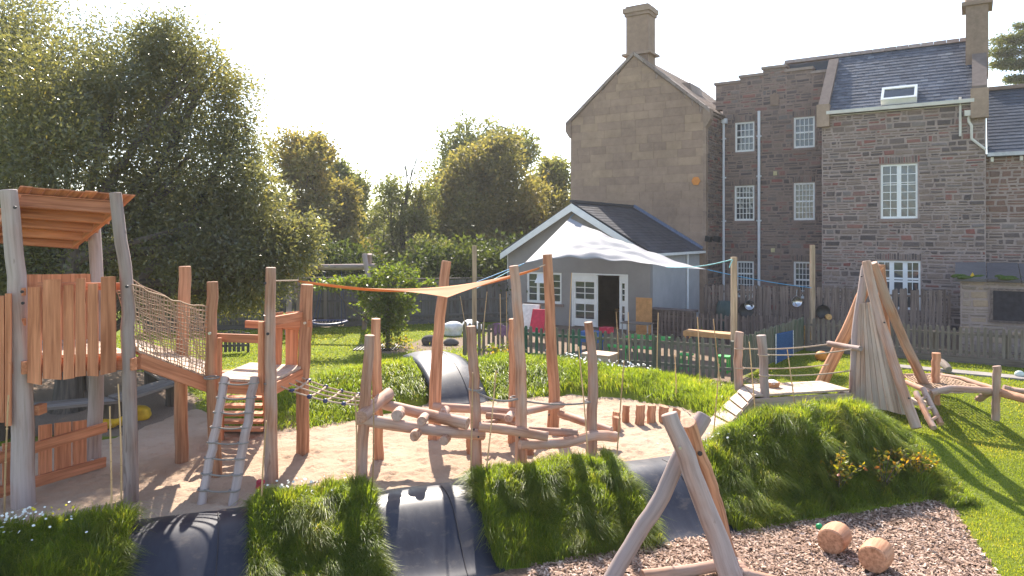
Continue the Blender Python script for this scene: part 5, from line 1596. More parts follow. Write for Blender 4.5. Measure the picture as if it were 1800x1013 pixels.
# ---- white sail and its posts
for px, yt, d, lab in ((834, 432, 21.2, 'thin tall sawn post left of the grey extension'), (1290, 452, 18.0, 'tall sawn post at the corner of the picket fence holding cyan rope'), (1428, 431, 23.6, 'tall sawn post by the stone house at the end of the blue rope')):
    top = W(px, yt, d); b = MB(); b.beam(Vector((top.x, top.y, -.1)), top, .13, .13, (0, 1, 0)); b.single('sail_post', M['post_new'], lab, 'post', 'tall square posts for the white sail')
WA_, WL, WF, WR = FW(txm, XB - .42, 4.25), W(922, 463, 23.5), W(1172, 470, 20.5), W(1243, 474, 21.8)
def white(u, v):                                  # u: left to right, v: back to front
    back = WA_.lerp(WR, u) - UP * (.18 * 4 * u * (1 - u)) * 1.0
    front = WL.lerp(WF, u) + UP * (.24 * 4 * u * (1 - u)) - Vector((0, -.25, 0)) * math.sin(math.pi * u)
    p = back.lerp(front, v)
    edge = math.sin(math.pi * min(1, max(0, v)))
    p.z += .22 * edge * math.sin(math.pi * min(1, u * 1.1)) + .06 * math.sin(11 * u + 9 * v) * edge * math.sin(math.pi * u) + (.045 * math.sin(26 * v + 6 * u) + .03 * math.sin(31 * u - 22 * v) + .02 * math.sin(47 * v + 3 * u)) * math.sin(math.pi * u)
    return p
sv = sail('shade_sail', None, 64, 48, white, 'sail_white', 'large white shade sail billowing in front of the extension')
rope(sv, [WA_, FW(txm, XB - .02, 4.45)], .012, 'rope_blue')
rope(sv, [WL, W(836, 497, 21.2)], .014, 'rope_blue'); rope(sv, [WL, W(836, 508, 21.2)], .012, 'cloth_white' if False else 'rope_cyan')
rope(sv, sag(WF, W(1288, 456, 17.95), .08), .014, 'rope_cyan'); rope(sv, sag(W(1288, 457, 17.9), W(1282, 471, 17.9), -.02), .012, 'rope_cyan')
rope(sv, sag(WR, W(1426, 506, 23.5), .05), .014, 'rope_blue')

# ---- stumps
for i, (px, yt, yb, w, lab) in enumerate(((1083, 724, 750, 14, 'short sawn stump at the left end of the stump row, standing behind another'), (1084, 734, 758, 14, 'shortest stump beside the end of the curved log'), (1100, 713, 741, 13, 'narrow stump standing alone left of the wide one in the row'), (1125, 712, 746, 16, 'tallest and widest stump of the row in the sand'), (1145, 713, 742, 15, 'stump right of the tallest stump in the row'), (1167, 715, 741, 17, 'wide stump partly hidden by the A-frame tip'), (1189, 720, 740, 14, 'rightmost stump of the row, touched by a bamboo cane'))):
    d = DP(yb); r = w / 2 * d / F
    b = MB(); p = G(px, yb); b.tube(wpath([p - UP * .05, p + UP * .15, Vector((p.x + .01, p.y, (yb - yt) * d / F))], .004, 6), [r, r * 1.02, r, r, r, r * .97, r][:7], 14, True, wob=.05)
    b.single('tree_stump', M['log_warm'], lab, 'stump', 'row of sawn stumps')

# ---- foreground log A-frame
af = thing('log_tripod', 'crossed log A-frame standing on the bark chips in the foreground', 'log frame', G(1190, 1040, -.6))
zb = -.6
def lg3(pts, w0, w1, m='log_grey', name='leg'):
    P = [W(*p) for p in pts]; log(af, name, P, w0 * .44 * P[0].y / F, w1 * .43 * P[-1].y / F, m, seg=18, wob=.045, n=18)
lg3([(1176, 728, 8.55), (1205, 800, 8.5), (1232, 870, 8.46), (1262, 950, 8.42), (1296, 1050, 8.35)], 34, 48)
lg3([(1209, 744, 8.75), (1228, 805, 8.9), (1252, 870, 9.0), (1270, 940, 9.05), (1292, 1012, 9.1)], 33, 33, 'log_warm')
lg3([(1238, 732, 8.95), (1196, 800, 8.8), (1165, 870, 8.7), (1120, 940, 8.6), (1065, 1036, 8.45)], 31, 34, 'log_grey')
lg3([(1130, 1012, 8.55), (1200, 1004, 8.65), (1292, 990, 8.75)], 22, 24, 'log', 'foot_beam')
lg3([(1288, 985, 9.0), (1300, 996, 8.9), (1312, 1015, 8.75)], 22, 26, 'log', 'foot_beam')
lg3([(1290, 1006, 8.6), (1330, 1013, 8.55), (1400, 1032, 8.4)], 20, 20, 'log', 'foot_beam')
bolt(af, W(1195, 787, 8.36), .02); bolt(af, W(1230, 797, 8.75), .03, 'bolt_dark')
for i, (px, py, lab) in enumerate(((1467, 968, 'sawn log drum on the bark chips nearer the green ball'), (1540, 1000, 'sawn log drum on the bark chips nearest the camera'))):
    d = DP(py, -.57); c = G(px, py, -.57) + UP * .17
    ax = Vector((-.62, -.72, 0)).normalized() * .16
    b = MB(); b.tube([c - ax, c - ax * .3, c + ax * .4, c + ax], [.17, .18, .178, .165], 18, True, wob=.05); b.single('log_drum', M['log_warm'], lab, 'log', 'log drums on the bark')
b = MB(); b.blob(G(1440, 932, -.58) + UP * .05, .045, .045, .045, 1, amp=0); b.single('ball', M['green_ball'], 'small green ball at the foot of the grass mound', 'ball')

# ---- tipi
tp_ = thing('play_tipi', 'plank-fronted log tipi with crossing poles at the top', 'tipi', G(1560, 725))
def lgt(pts, w0, w1, m='log', name='pole'):
    P = [W(*p) for p in pts]; log(tp_, name, P, w0 / 2 * P[0].y / F, w1 / 2 * P[-1].y / F, m, seg=12, wob=.05, n=16)
lgt([(1521, 468, 15.0), (1508, 560, 14.9), (1503, 640, 14.8), (1500, 722, 14.75)], 13, 17, 'log_grey')
lgt([(1523, 460, 14.6), (1541, 540, 14.4), (1566, 620, 14.0), (1588, 690, 13.6), (1611, 753, 13.3)], 15, 18, 'log')
lgt([(1534, 463, 14.9), (1560, 530, 15.0), (1592, 605, 15.2), (1618, 660, 15.4), (1640, 704, 15.6)], 16, 17, 'log')
lgt([(1549, 468, 15.3), (1520, 510, 15.5), (1490, 580, 15.8), (1447, 668, 16.2), (1440, 688, 16.3)], 16, 22, 'log_warm')
lgt([(1549, 466, 15.3), (1551, 500, 15.3), (1554, 540, 15.35), (1562, 640, 15.7), (1570, 690, 16.4)], 13, 15, 'log_warm')
top_l, top_r, bot_l, bot_r = (1512, 534, 14.72), (1540, 530, 14.42), (1502, 716, 14.72), (1600, 728, 13.55)
for i in range(8):
    f0, f1 = i / 8 + .009, (i + 1) / 8 - .009
    TL, TR, BL, BR = W(*top_l), W(*top_r), W(*bot_l), W(*bot_r)
    e = .05 * math.sin(i * 1.1)
    plank(tp_, 'wall_plank', [BL.lerp(BR, f0) - UP * e * .5, BL.lerp(BR, f1) - UP * (.05 * math.sin((i + 1) * 1.1)) * .5, TL.lerp(TR, f1), TL.lerp(TR, f0)], .03, 'tipi_board')
board(tp_, 'tipi_floor', W(1505, 700, 15.0), W(1600, 700, 15.4), 1.1, .06, 'deck')
log(tp_, 'cross_log', [W(1456, 604, 15.4), W(1485, 609, 14.9), W(1513, 613, 14.4)], .06, .055, 'log_grey')
for px, py, d in ((1514, 486, 14.9), (1554, 567, 14.1), (1597, 700, 13.4), (1536, 490, 14.7)): bolt(tp_, W(px, py, d - .05), .018, 'bolt_dark')
tl_ = thing('log_ladder', 'short ladder of two stubby logs leaning on the tipi', 'ladder', G(1640, 745))
log(tl_, 'pole', [W(1610, 690, 14.2), G(1641, 748) - UP * .05], .055, .06, 'log'); log(tl_, 'pole', [W(1622, 683, 14.4), G(1654, 741) - UP * .05], .055, .06, 'log')
for f in (.25, .55, .85):
    a, b_ = W(1610, 690, 14.2).lerp(G(1641, 748), f), W(1622, 683, 14.4).lerp(G(1654, 741), f)
    log(tl_, 'rung', [a, b_], .03, .03, 'log', n=3)
# ---- bridge and ramp
br = thing('plank_bridge', 'low plank bridge with rope handrails leading to the tipi', 'bridge', G(1400, 715))
D0, D1, D2, D3 = W(1325, 699, 14.2), W(1494, 688, 14.75), W(1443, 673, 15.6), W(1307, 681, 15.2)
zd = .36
D0, D1, D2, D3 = [lift(p, zd) for p in (D0, D1, D2, D3)]
for i in range(4):
    f0, f1 = i / 4 + .004, (i + 1) / 4 - .004
    plank(br, 'deck_board', [D0.lerp(D3, f0), D1.lerp(D2, f0), D1.lerp(D2, f1), D0.lerp(D3, f1)], .04, 'deck')
board(br, 'side_beam', D0 - UP * .13 + Vector((.0, -.03, 0)), D1 - UP * .13 + Vector((0, -.03, 0)), .06, .2, 'tipi_board'); board(br, 'side_beam', D3 - UP * .13, D2 - UP * .13, .06, .2, 'tipi_board')
post(br, [(1338, 590), (1343, 650), (1344, 727)], 16, 15, 'log_grey'); 
log(br, 'post', [Vector((4.87, 15.2, -.1)), W(1297, 640, 15.25), W(1300, 584, 15.25)], .095, .085, 'log')
log(br, 'post', [Vector((6.9, 14.85, -.1)), Vector((6.9, 14.85, .3))], .06, .06, 'log')
for a, b_, d0, d1 in (((1307, 613), (1457, 605), 15.2, 15.35), ((1349, 624), (1499, 614), 14.3, 14.6), ((1307, 647), (1456, 641), 15.2, 15.9), ((1351, 660), (1499, 651), 14.3, 14.8)):
    rope(br, sag(W(*a, d0), W(*b_, d1), .045), .014); ring(br, W(a[0] - 7, a[1], d0 + .03), .1, .014, 'rope'); 
rp = thing('plank_ramp', 'sloping ramp of five wide boards from sand to bridge', 'ramp', G(1260, 750))
Q0, Q1, Q2, Q3 = G(1272, 759), G(1239, 745), D3 + Vector((0, -.02, .02)), D0 + Vector((-.02, 0, .02))
for i in range(5):
    f0, f1 = i / 5 + .012, (i + 1) / 5 - .006
    plank(rp, 'ramp_board', [Q0.lerp(Q3, f0) + UP * .02, Q1.lerp(Q2, f0) + UP * .02, Q1.lerp(Q2, f1), Q0.lerp(Q3, f1)], .05, 'deck')
board(rp, 'side_beam', Q0 - UP * .12, Q3 - UP * .12, .05, .2, 'tipi_board'); board(rp, 'side_beam', Q1 - UP * .12, Q2 - UP * .12, .05, .2, 'tipi_board')
bk = thing('basket', 'small wicker basket with white cloth on the plank bridge', 'basket', W(1361, 683, 14.9))
pb = lift(W(1359, 680, 14.95), zd)
b = MB(); b.lathe(pb, [(.09, .0), (.12, .06), (.135, .13), (.14, .15), (.12, .15), (.115, .12)], 16); b.build('body', M['wicker'], bk)
b = MB(); b.blob(pb + UP * .14, .12, .12, .05, 3); b.build('cloth', M['cloth_white'], bk)
# ---- net frame
nf = thing('net_hammock', 'rope net hammock in a bent log frame right of the tipi', 'net frame', G(1690, 720))
def lgn(pts, w0, w1, m='log', name='frame_log'):
    P = [W(*p) for p in pts]; log(nf, name, P, w0 / 2 * P[0].y / F, w1 / 2 * P[-1].y / F, m, seg=12, wob=.06, n=16); return P
nA = lgn([(1590, 661, 16.4), (1625, 661, 16.5), (1657, 660, 16.4)], 8, 9)
nB = lgn([(1655, 661, 16.4), (1690, 666, 15.8), (1715, 674, 15.2), (1748, 684, 14.5)], 9, 10)
nC = lgn([(1636, 692, 14.4), (1665, 684, 14.5), (1700, 685, 14.45), (1750, 688, 14.35)], 12, 12)
lgn([(1594, 672, 15.5), (1612, 680, 15.0), (1637, 690, 14.4)], 9, 10)
post(nf, [(1646, 621), (1645, 660), (1646, 703)], 14, 13, 'log_warm')
post(nf, [(1752, 644), (1751, 690), (1750, 728)], 13, 13, 'log')
lgn([(1720, 703, 14.9), (1735, 692, 14.7), (1748, 690, 14.5)], 12, 12)
lgn([(1757, 690, 14.3), (1785, 697, 14.0), (1840, 712, 13.4)], 15, 15, 'log_warm', 'beam')
lgn([(1764, 682, 14.8), (1785, 687, 14.7), (1830, 692, 14.3)], 11, 12, 'log', 'beam')
net(nf, nA[0], nC[0], nA[2], nC[3], 16, 13, .013, 'rope_net', .02)
# ---- curved log and ball by the kerb
q = [W(1648, 637, 18.9), W(1655, 638, 18.7), W(1663, 644, 18.4), W(1668, 650, 18.2)]
b = MB(); b.tube(spline(q, 9), [.12, .12, .11, .11, .1, .1, .1, .09, .09, .08], 12, True); b.single('curved_log', M['bench'], 'dark curved log lying below the low fence', 'log')
b = MB(); b.blob(G(1792, 664) + UP * .09, .11, .10, .09, 4, amp=.05); b.single('ball', M['pale_ball'], 'pale ball lying on the lawn at the right edge', 'ball')
b = MB(); a_, c_ = G(1570, 645), G(1815, 668); b.beam(a_ + UP * .02, c_ + UP * .02, .5, .05); b.single('kerb', M['gravel'], 'strip of paving along the foot of the low fence', 'kerb')
# ------------------------------------------------------------------ bamboo canes
canes = [((15, 695), (8, 905), 8.7, 'at the far left edge in front of the grey tower post'), ((193, 715), (197, 972), 8.55, 'standing in the left grass hump below the tower planks'), ((208, 676), (213, 882), 9.2, 'leaning close to the right tower post'),
 ((468, 740), (459, 905), 9.0, 'touching the left side of the tall platform post'), ((624, 690), (626, 850), 9.9, 'close to the leaning post at the start of the log trail'), ((657, 700), (653, 912), 9.6, 'at the right corner of the middle grass hump'),
 ((831, 655), (826, 890), 10.1, 'in front of the short post in the middle of the log trail'), ((872, 652), (849, 876), 10.1, 'tilted to the right on the left corner of the third grass hump'), ((1017, 610), (1036, 838), 10.9, 'crossing the lower end of the log trail, tilted left'),
 ((1097, 635), (1082, 838), 10.9, 'at the right corner of the third grass hump'), ((1083, 549), (1087, 655), 17.6, 'before the green fence, left one of a close pair'), ((1104, 549), (1108, 681), 17.3, 'before the green fence, right one of a close pair'),
 ((1157, 550), (1155, 662), 17.0, 'before the green fence below the orange board'), ((1186, 623), (1188, 722), 15.0, 'low one behind the end of the stump row'), ((1226, 557), (1231, 702), 16.2, 'tall one near the gate end of the green fence'),
 ((1254, 561), (1268, 692), 16.0, 'tilted left with a knot near its tip, by the gate end'), ((1264, 640), (1251, 796), 12.2, 'between the plank ramp and the A-frame tip'), ((1317, 601), (1331, 758), 13.3, 'standing on the mound before the bridge end post'),
 ((1384, 615), (1403, 757), 12.8, 'in front of the rope handrails of the bridge'), ((856, 513), (846, 634), 18.4, 'tall one left of the grey fence, tilted right'), ((879, 517), (880, 627), 18.8, 'before the mauve cloth, left one'), ((890, 513), (891, 600), 19.2, 'before the mauve cloth, right one'), ((809, 521), (822, 602), 20.4, 'leaning at the left end post of the grey fence'), ((1005, 480), (1000, 620), 18.0, 'tall one in front of the white door')]
for (a, b_, d, lab) in canes:
    p0, p1 = W(*b_, d), W(*a, d)
    gz = zt1(p0.x, p0.y)
    dirv = (p1 - p0).normalized()
    if p0.z > gz: p0 = p0 - dirv * ((p0.z - gz) / max(.3, dirv.z) + .04)
    q = spline([p0, p0.lerp(p1, .5) + Vector((random.uniform(-.02, .02), 0, 0)), p1], 8)
    r = .012 if d < 13 else .013
    b = MB(); b.tube(q, [r * (1 - .25 * i / (len(q) - 1)) for i in range(len(q))], 7, True)
    for i in range(1, len(q) - 1): b.tube([q[i] - dirv * .006, q[i] + dirv * .006], r * 1.15, 7, False)
    b.single('bamboo_cane', M['cane'], 'thin bamboo cane ' + lab, 'cane', 'bamboo canes')

# ------------------------------------------------------------------ trees
def leaf_mesh(name, P, out, size, rv, mat, asp=.42, droop=.15, k=1):
    """one folded leaf (two triangles each side of the midrib as a quad pair) per point"""
    n = len(P)
    t = unit(out + RNG.normal(0, .75, (n, 3)) + np.array([0, 0, -droop]))
    b = unit(np.cross(t, RNG.normal(0, 1, (n, 3))))
    nn = np.cross(t, b)
    L = size * RNG.uniform(.65, 1.3, n); Wd = L * asp
    a = P; tip = P + t * L[:, None]
    mid = P + t * (L * .48)[:, None]
    l = mid + b * Wd[:, None] * .5 + nn * (Wd * .18)[:, None]; r = mid - b * Wd[:, None] * .5 + nn * (Wd * .18)[:, None]
    V = np.stack([a, l, tip, r], 1).reshape(-1, 3)
    base = np.arange(n)[:, None] * 4
    f = np.concatenate([base + np.array([[0, 1, 2]]), base + np.array([[0, 2, 3]])], 1).ravel()
    return np_mesh(name, V, f, np.full(2 * n, 3), mat, np.repeat(rv, 4))
def n3(P, s, seed): return (vnoise(P[:, 0] * s, P[:, 1] * s + P[:, 2] * s * .37, seed) + vnoise(P[:, 2] * s, P[:, 0] * s * .4 + P[:, 1] * s * .8, seed + 7)) / 2
def crown_points(lobes, n_sprig, leaves_per, spr, gap=.42, gs=.9, seed=1, shell=.45, zmin=-99):
    vol = np.array([l[3] * l[4] * l[5] for l in lobes]) ** .67
    pick = RNG.choice(len(lobes), n_sprig, p=vol / vol.sum())
    Lb = np.array(lobes)[pick]
    d = unit(RNG.normal(0, 1, (n_sprig, 3)))
    rad = RNG.random(n_sprig) ** shell
    rad = np.where(RNG.random(n_sprig) < .2, rad * RNG.uniform(1.0, 1.3, n_sprig), rad)
    ns = 1 + .28 * (n3(d * 2.2 + pick[:, None] * 3.1, 1.6, seed + 3) - .5) * 2
    S = Lb[:, :3] + d * Lb[:, 3:] * (rad * ns)[:, None]
    keep = (n3(S, gs, seed) > gap - .12 * RNG.random(n_sprig)) & (S[:, 2] > zmin)
    S, d = S[keep], d[keep]
    P = np.repeat(S, leaves_per, 0) + RNG.normal(0, spr, (len(S) * leaves_per, 3))
    O = np.repeat(d, leaves_per, 0)
    cl = np.repeat(n3(S, .55, seed + 11) * .6 + RNG.random(len(S)) * .25, leaves_per)
    return P, O, cl
def sublobes(lobes, k, f=.40, at=.92, core=.62):
    out = []
    for l in lobes:
        c, r = np.array(l[:3]), np.array(l[3:])
        out.append((*c, *(r * core)))
        for i in range(k):
            d = unit(RNG.normal(0, 1, (1, 3)))[0]; d[2] = d[2] * .8 + .12
            q = c + d * r * at * RNG.uniform(.75, 1.15); rr = r * f * RNG.uniform(.6, 1.25); m = rr.mean()
            out.append((*q, *(rr * .5 + m * .5)))
    return out
def tree(name, label, base, lobes, n_sprig, leaves_per, leaf, mat, trunk_r, seed, spr=.14, gap=.42, gs=.9, group=None, asp=.42, trunk_top=None, bark='bark', limbs=None, zmin=-99, shell=.45, yb=.0, curve=(0, 0), sub=0, core=.62):
    root = thing(name, label, 'tree', base, group)
    P, O, cl = crown_points((sublobes(lobes, sub, core=core) if sub else lobes), n_sprig, leaves_per, spr, gap, gs, seed, shell, zmin)
    rv = np.clip(cl * .9 + RNG.normal(0, .16, len(P)) + yb, 0, 1)
    me = leaf_mesh('crown', P - np.array(base), O, leaf, rv, M[mat], asp)
    link('crown', me, root)
    b = Vector(base)
    tops = sorted(lobes, key=lambda l: -l[5] * l[3])
    tt = Vector(trunk_top) if trunk_top else Vector((np.mean([l[0] for l in lobes]), np.mean([l[1] for l in lobes]), np.mean([l[2] for l in lobes])))
    t = MB(); path = spline([b - UP * .15, b.lerp(tt, .35) + Vector((curve[0], curve[1], 0)), tt], 10)
    t.tube(path, [trunk_r * (1.25 if i == 0 else 1 - .62 * i / (len(path) - 1)) for i in range(len(path))], 12, True, wob=.08)
    t.build('trunk', M[bark], root)
    for i, l in enumerate(lobes):
        c = Vector(l[:3]); s = path[min(len(path) - 1, int(len(path) * random.uniform(.4, .95)))]
        m = MB(); mid = s.lerp(c, .5) + Vector((random.gauss(0, .2), random.gauss(0, .2), .15 * l[5]))
        q = spline([s, mid, c + UP * l[5] * .4], 8); m.tube(q, [trunk_r * .42 * (1 - .8 * j / (len(q) - 1)) for j in range(len(q))], 8, False)
        for j in range(4):
            e = c + Vector((random.uniform(-.6, .6) * l[3], random.uniform(-.6, .6) * l[4], random.uniform(-.2, .55) * l[5]))
            st = q[random.randint(3, len(q) - 1)]
            m.tube(spline([st, st.lerp(e, .5) + Vector((0, 0, .1)), e], 6), [trunk_r * .16 * (1 - .75 * k / 6) for k in range(7)], 6, False)
        m.build('limb', M[bark], root)
    return root
def WL_(px, py, d, rx, rz, ry=None):               # a lobe at photo pixel with radii in photo pixels
    p = W(px, py, d); return (p.x, p.y, p.z, rx * d / F, (ry or rx) * d / F, rz * d / F)
base = G(118, 722)
tree('evergreen_oak', 'huge dark glossy evergreen tree filling the upper left behind the tower', (base.x, base.y, 0),
     [WL_(60, 160, 17.5, 190, 150), WL_(220, 150, 17.8, 150, 120), WL_(338, 172, 17.4, 100, 138), WL_(120, 330, 17.0, 230, 150), WL_(330, 330, 16.8, 130, 140), WL_(400, 420, 16.6, 110, 100), WL_(470, 440, 16.8, 85, 55), WL_(440, 500, 16.5, 75, 55), WL_(220, 460, 16.4, 200, 110), WL_(20, 440, 16.4, 160, 110), WL_(-120, 250, 17, 180, 230), WL_(-40, 60, 18, 170, 120), WL_(370, 120, 18, 50, 55), WL_(525, 405, 17.2, 50, 30), WL_(420, 250, 17.4, 45, 70), WL_(-250, 380, 15.5, 150, 140), WL_(400, 530, 17.0, 55, 40), WL_(300, 500, 19.0, 120, 60), WL_(120, 520, 19.5, 200, 60)],
     56000, 7, .104, 'holm', .30, 3, .13, .29, .75, asp=.40, trunk_top=(base.x - .2, base.y + .6, 4.2), zmin=1.75, shell=.38, sub=4, core=.95)
TR = 'trees behind the garden fence'
def far_tree(name, label, px, d, lobes, ns, lp, leaf, mat, r, seed, gap=.44, gs=.5, yb=0, trunk_px=None, spr=.22, shell=.5):
    p = W(px, 500, d); ns = int(ns * .95); leaf *= .78; spr *= .9; gap -= .01
    tree(name, label, (p.x, p.y, 0), [WL_(*l[:2], d + (l[4] if len(l) > 4 else 0), *l[2:4]) for l in lobes], ns, lp, leaf, M and mat, r, seed, spr, gap, gs, TR, .55, yb=yb, shell=shell, sub=8, trunk_top=W(px + random.uniform(-6, 6), sum(l[1] for l in lobes) / len(lobes), d))
far_tree('oak_tree', 'yellowing round tree right of the huge evergreen', 540, 40, [(520, 295, 65, 50), (560, 345, 60, 60), (505, 380, 75, 75), (580, 410, 60, 65), (540, 455, 95, 60), (470, 320, 50, 70), (608, 370, 34, 55), (545, 265, 40, 28), (490, 265, 35, 25), (455, 370, 45, 80), (440, 440, 50, 60)], 8200, 8, .30, 'oakleaf_gold', .35, 5, yb=.12)
far_tree('oak_tree', 'darker green tree just behind the yellowing round tree', 600, 46, [(595, 325, 45, 38), (615, 365, 34, 60), (590, 420, 50, 65), (630, 425, 30, 50)], 3000, 8, .30, 'oakleaf', .3, 6)
far_tree('ash_tree', 'slender open-crowned tree with visible stem in the central gap', 708, 41, [(712, 300, 32, 30), (690, 350, 34, 35), (740, 345, 30, 35), (715, 390, 44, 34), (735, 275, 14, 20), (695, 440, 40, 35), (750, 400, 25, 30)], 1500, 8, .24, 'oakleaf', .22, 7, gap=.47, spr=.2)
far_tree('ash_tree', 'small thin tree at the left side of the central gap', 672, 44, [(675, 380, 22, 32), (665, 430, 30, 40), (690, 455, 25, 30)], 900, 8, .26, 'oakleaf', .14, 8)
far_tree('oak_tree', 'tallest broad tree with a lit golden front left of the extension', 868, 44, [(880, 305, 80, 62), (850, 350, 85, 75), (910, 370, 80, 85), (825, 420, 85, 75), (900, 440, 95, 70), (875, 262, 50, 35), (795, 375, 50, 65), (950, 420, 55, 65)], 8500, 8, .32, 'oakleaf_gold', .42, 9)
far_tree('oak_tree', 'dark twin-topped tree rising behind the tallest broad tree', 850, 54, [(890, 245, 48, 46), (905, 222, 28, 28), (820, 258, 45, 40), (855, 270, 40, 30), (800, 310, 45, 60), (860, 300, 80, 60), (925, 270, 25, 40), (780, 290, 18, 22), (840, 390, 90, 80)], 4200, 8, .34, 'oakleaf', .42, 10)
far_tree('oak_tree', 'pale green tree directly left of the beige gable', 965, 47, [(965, 330, 45, 45), (985, 370, 40, 60), (945, 380, 35, 55), (975, 300, 28, 24), (970, 430, 55, 50)], 3000, 8, .30, 'oakleaf', .3, 12, yb=.06)
far_tree('oak_tree', 'small rounded tree low in the gap behind the swing beam', 640, 38, [(630, 450, 45, 35), (665, 470, 40, 30), (600, 470, 40, 30)], 1800, 8, .26, 'oakleaf_gold', .18, 13)
far_tree('oak_tree', 'bushy tree below the slender tree above the fence', 740, 37, [(745, 460, 45, 35), (780, 470, 40, 35), (715, 475, 35, 25), (810, 470, 40, 30)], 2200, 8, .26, 'oakleaf', .18, 14)
far_tree('oak_tree', 'shaded bushy tree left of the extension gable', 860, 36, [(850, 470, 50, 32), (890, 465, 40, 40), (820, 480, 40, 25)], 1800, 8, .26, 'hedge', .18, 15)
# dense hedge and far wood
def mass(name, label, lobes, n, lp, leaf, mat, seed, spr=.3):
    P, O, cl = crown_points(lobes, n, lp, spr, .3, .4, seed)
    P[:, 2] = np.maximum(P[:, 2], .05)
    tag(link(name, leaf_mesh(name, P, O, leaf, np.clip(cl * .9 + RNG.normal(0, .15, len(P)), 0, 1), M[mat], .6)), label, None, None, 'stuff')
mass('hedge_mass', 'dark undergrowth behind the boarded fence', [(x, 31 + abs(x) * .12, 1.5, 1.8, 1.2, 1.6) for x in np.arange(-15, 1.0, 1.5)] , 5200, 8, .22, 'hedge', 21)
mass('far_wood', 'distant wood closing the view between the trees', [(x, 110 + 10 * math.sin(x), 3.5, 7, 6, 4.5 + 1.6 * math.sin(x * .7)) for x in np.arange(-75, 30, 6.0)], 6000, 8, .7, 'oakleaf', 23, 1.0)
# cedar at the upper right
cb = W(1930, 500, 50); cr = thing('cedar_tree', 'dark layered cedar branches beyond the right chimney', 'tree', (cb.x, cb.y, 0))
b = MB(); b.tube([Vector((cb.x, cb.y, -.2)), Vector((cb.x, cb.y, 9)), Vector((cb.x + .4, cb.y, 22))], [.7, .5, .12], 12); b.build('trunk', M['bark'], cr)
cl_lobes = []
for (x0, y0, L_, th) in ((1790, 68, 46, 7), (1770, 92, 30, 6), (1802, 112, 48, 6), (1818, 44, 30, 5), (1786, 138, 18, 3), (1880, 90, 60, 8), (1900, 140, 60, 8), (1890, 40, 60, 8), (1812, 140, 34, 4), (1900, -60, 60, 10), (1764, 112, 20, 4), (1930, 0, 60, 8)):
    cl_lobes.append(WL_(x0, y0, 50, L_, th, L_ * .8))
    c = Vector(cl_lobes[-1][:3]); m = MB(); m.tube(spline([Vector((cb.x, cb.y, c.z - .8)), c.lerp(Vector((cb.x, cb.y, c.z)), .5), c - Vector((cl_lobes[-1][3] * .6, 0, .05))], 8), [.16 * (1 - .8 * j / 8) for j in range(9)], 6, False); m.build('limb', M['bark'], cr)
P, O, cl = crown_points(cl_lobes, 5200, 9, .10, .34, .9, 31)
link('crown', leaf_mesh('crown', P - np.array((cb.x, cb.y, 0)), O * np.array([1, 1, .3]), .26, np.clip(cl + RNG.normal(0, .15, len(P)), 0, 1), M['cedar'], .28), cr)
# small beech in the lawn
sb_ = G(682, 612)
tree('young_tree', 'small young tree with lit leaves on the lawn behind the orange sail', (sb_.x, sb_.y, 0), [WL_(680, 520, 22.6, 42, 30), WL_(650, 500, 22.6, 32, 12), WL_(690, 480, 22.6, 40, 14), WL_(700, 540, 22.6, 34, 26), WL_(660, 545, 22.6, 30, 26), WL_(682, 570, 22.6, 34, 22), WL_(720, 500, 22.6, 22, 12), WL_(640, 530, 22.6, 14, 14), WL_(760, 498, 22.6, 14, 6), WL_(580, 500, 22.4, 36, 9), WL_(615, 494, 22.4, 30, 9), WL_(640, 505, 22.5, 30, 14)], 1150, 6, .11, 'beech', .085, 41, .07, .44, 1.6, asp=.6, trunk_top=W(682, 500, 22.6), shell=.75)
# autumn shrubs on the mound
for i, (px, py, d, n_, h, lab) in enumerate(((1474, 838, 10.9, 250, .62, 'leftmost autumn shrub with orange leaves on the mound'), (1552, 832, 11.2, 150, .62, 'sparse middle autumn shrub with yellow leaves on the mound'), (1612, 818, 11.5, 330, .58, 'rightmost and bushiest autumn shrub on the mound'))):
    c = W(px, py, d); c.z = zt1(c.x, c.y)
    s = thing('autumn_shrub', lab, 'shrub', c, 'autumn shrubs on the mound')
    Pl, Ol = [], []
    for k in range(11):
        e = c + Vector((random.gauss(0, .22), random.gauss(0, .16), h * random.uniform(.6, 1.1)))
        q = spline([c, c.lerp(e, .5) + UP * .06, e], 8)
        st = MB(); st.tube(q, [.008 * (1 - .6 * j / 8) for j in range(9)], 5, False); st.build('stem', M['bark'], s)
        for j in range(n_ // 11):
            f = random.uniform(.35, 1); p = q[int(f * 8)]
            Pl.append(tuple(p + Vector((random.gauss(0, .03), random.gauss(0, .03), random.gauss(0, .02))))); Ol.append((random.gauss(0, 1), random.gauss(0, 1), random.uniform(-.2, .5)))
    Pl, Ol = np.array(Pl), unit(np.array(Ol))
    link('leaves', leaf_mesh('leaves', Pl - np.array(c), Ol, .075, np.clip(RNG.normal(.55, .22, len(Pl)), 0, 1), M['autumn'], .55), s)
# leafy plants by the grey fence
Pl = np.stack([RNG.normal(-.35, .28, 330), RNG.normal(18.3, .2, 330), np.zeros(330)], 1); Pl[:, 2] = zt(Pl[:, 0], Pl[:, 1]) + RNG.uniform(.05, .55, 330)
tag(link('climber_leaves', leaf_mesh('climber_leaves', Pl, unit(RNG.normal(0, 1, (330, 3))), .10, RNG.random(330), M['beech'], .7)), 'pale leafy weeds growing in front of the grey picket fence', None, None, 'stuff')
Pl = np.stack([RNG.normal(-3.7, .35, 260), RNG.normal(22.6, .25, 260), RNG.uniform(.02, .35, 260)], 1)
tag(link('weed_leaves', leaf_mesh('weed_leaves', Pl, unit(RNG.normal(0, 1, (260, 3))), .13, RNG.random(260), M['beech'], .4)), 'tuft of weeds at the foot of the young tree', None, None, 'stuff')

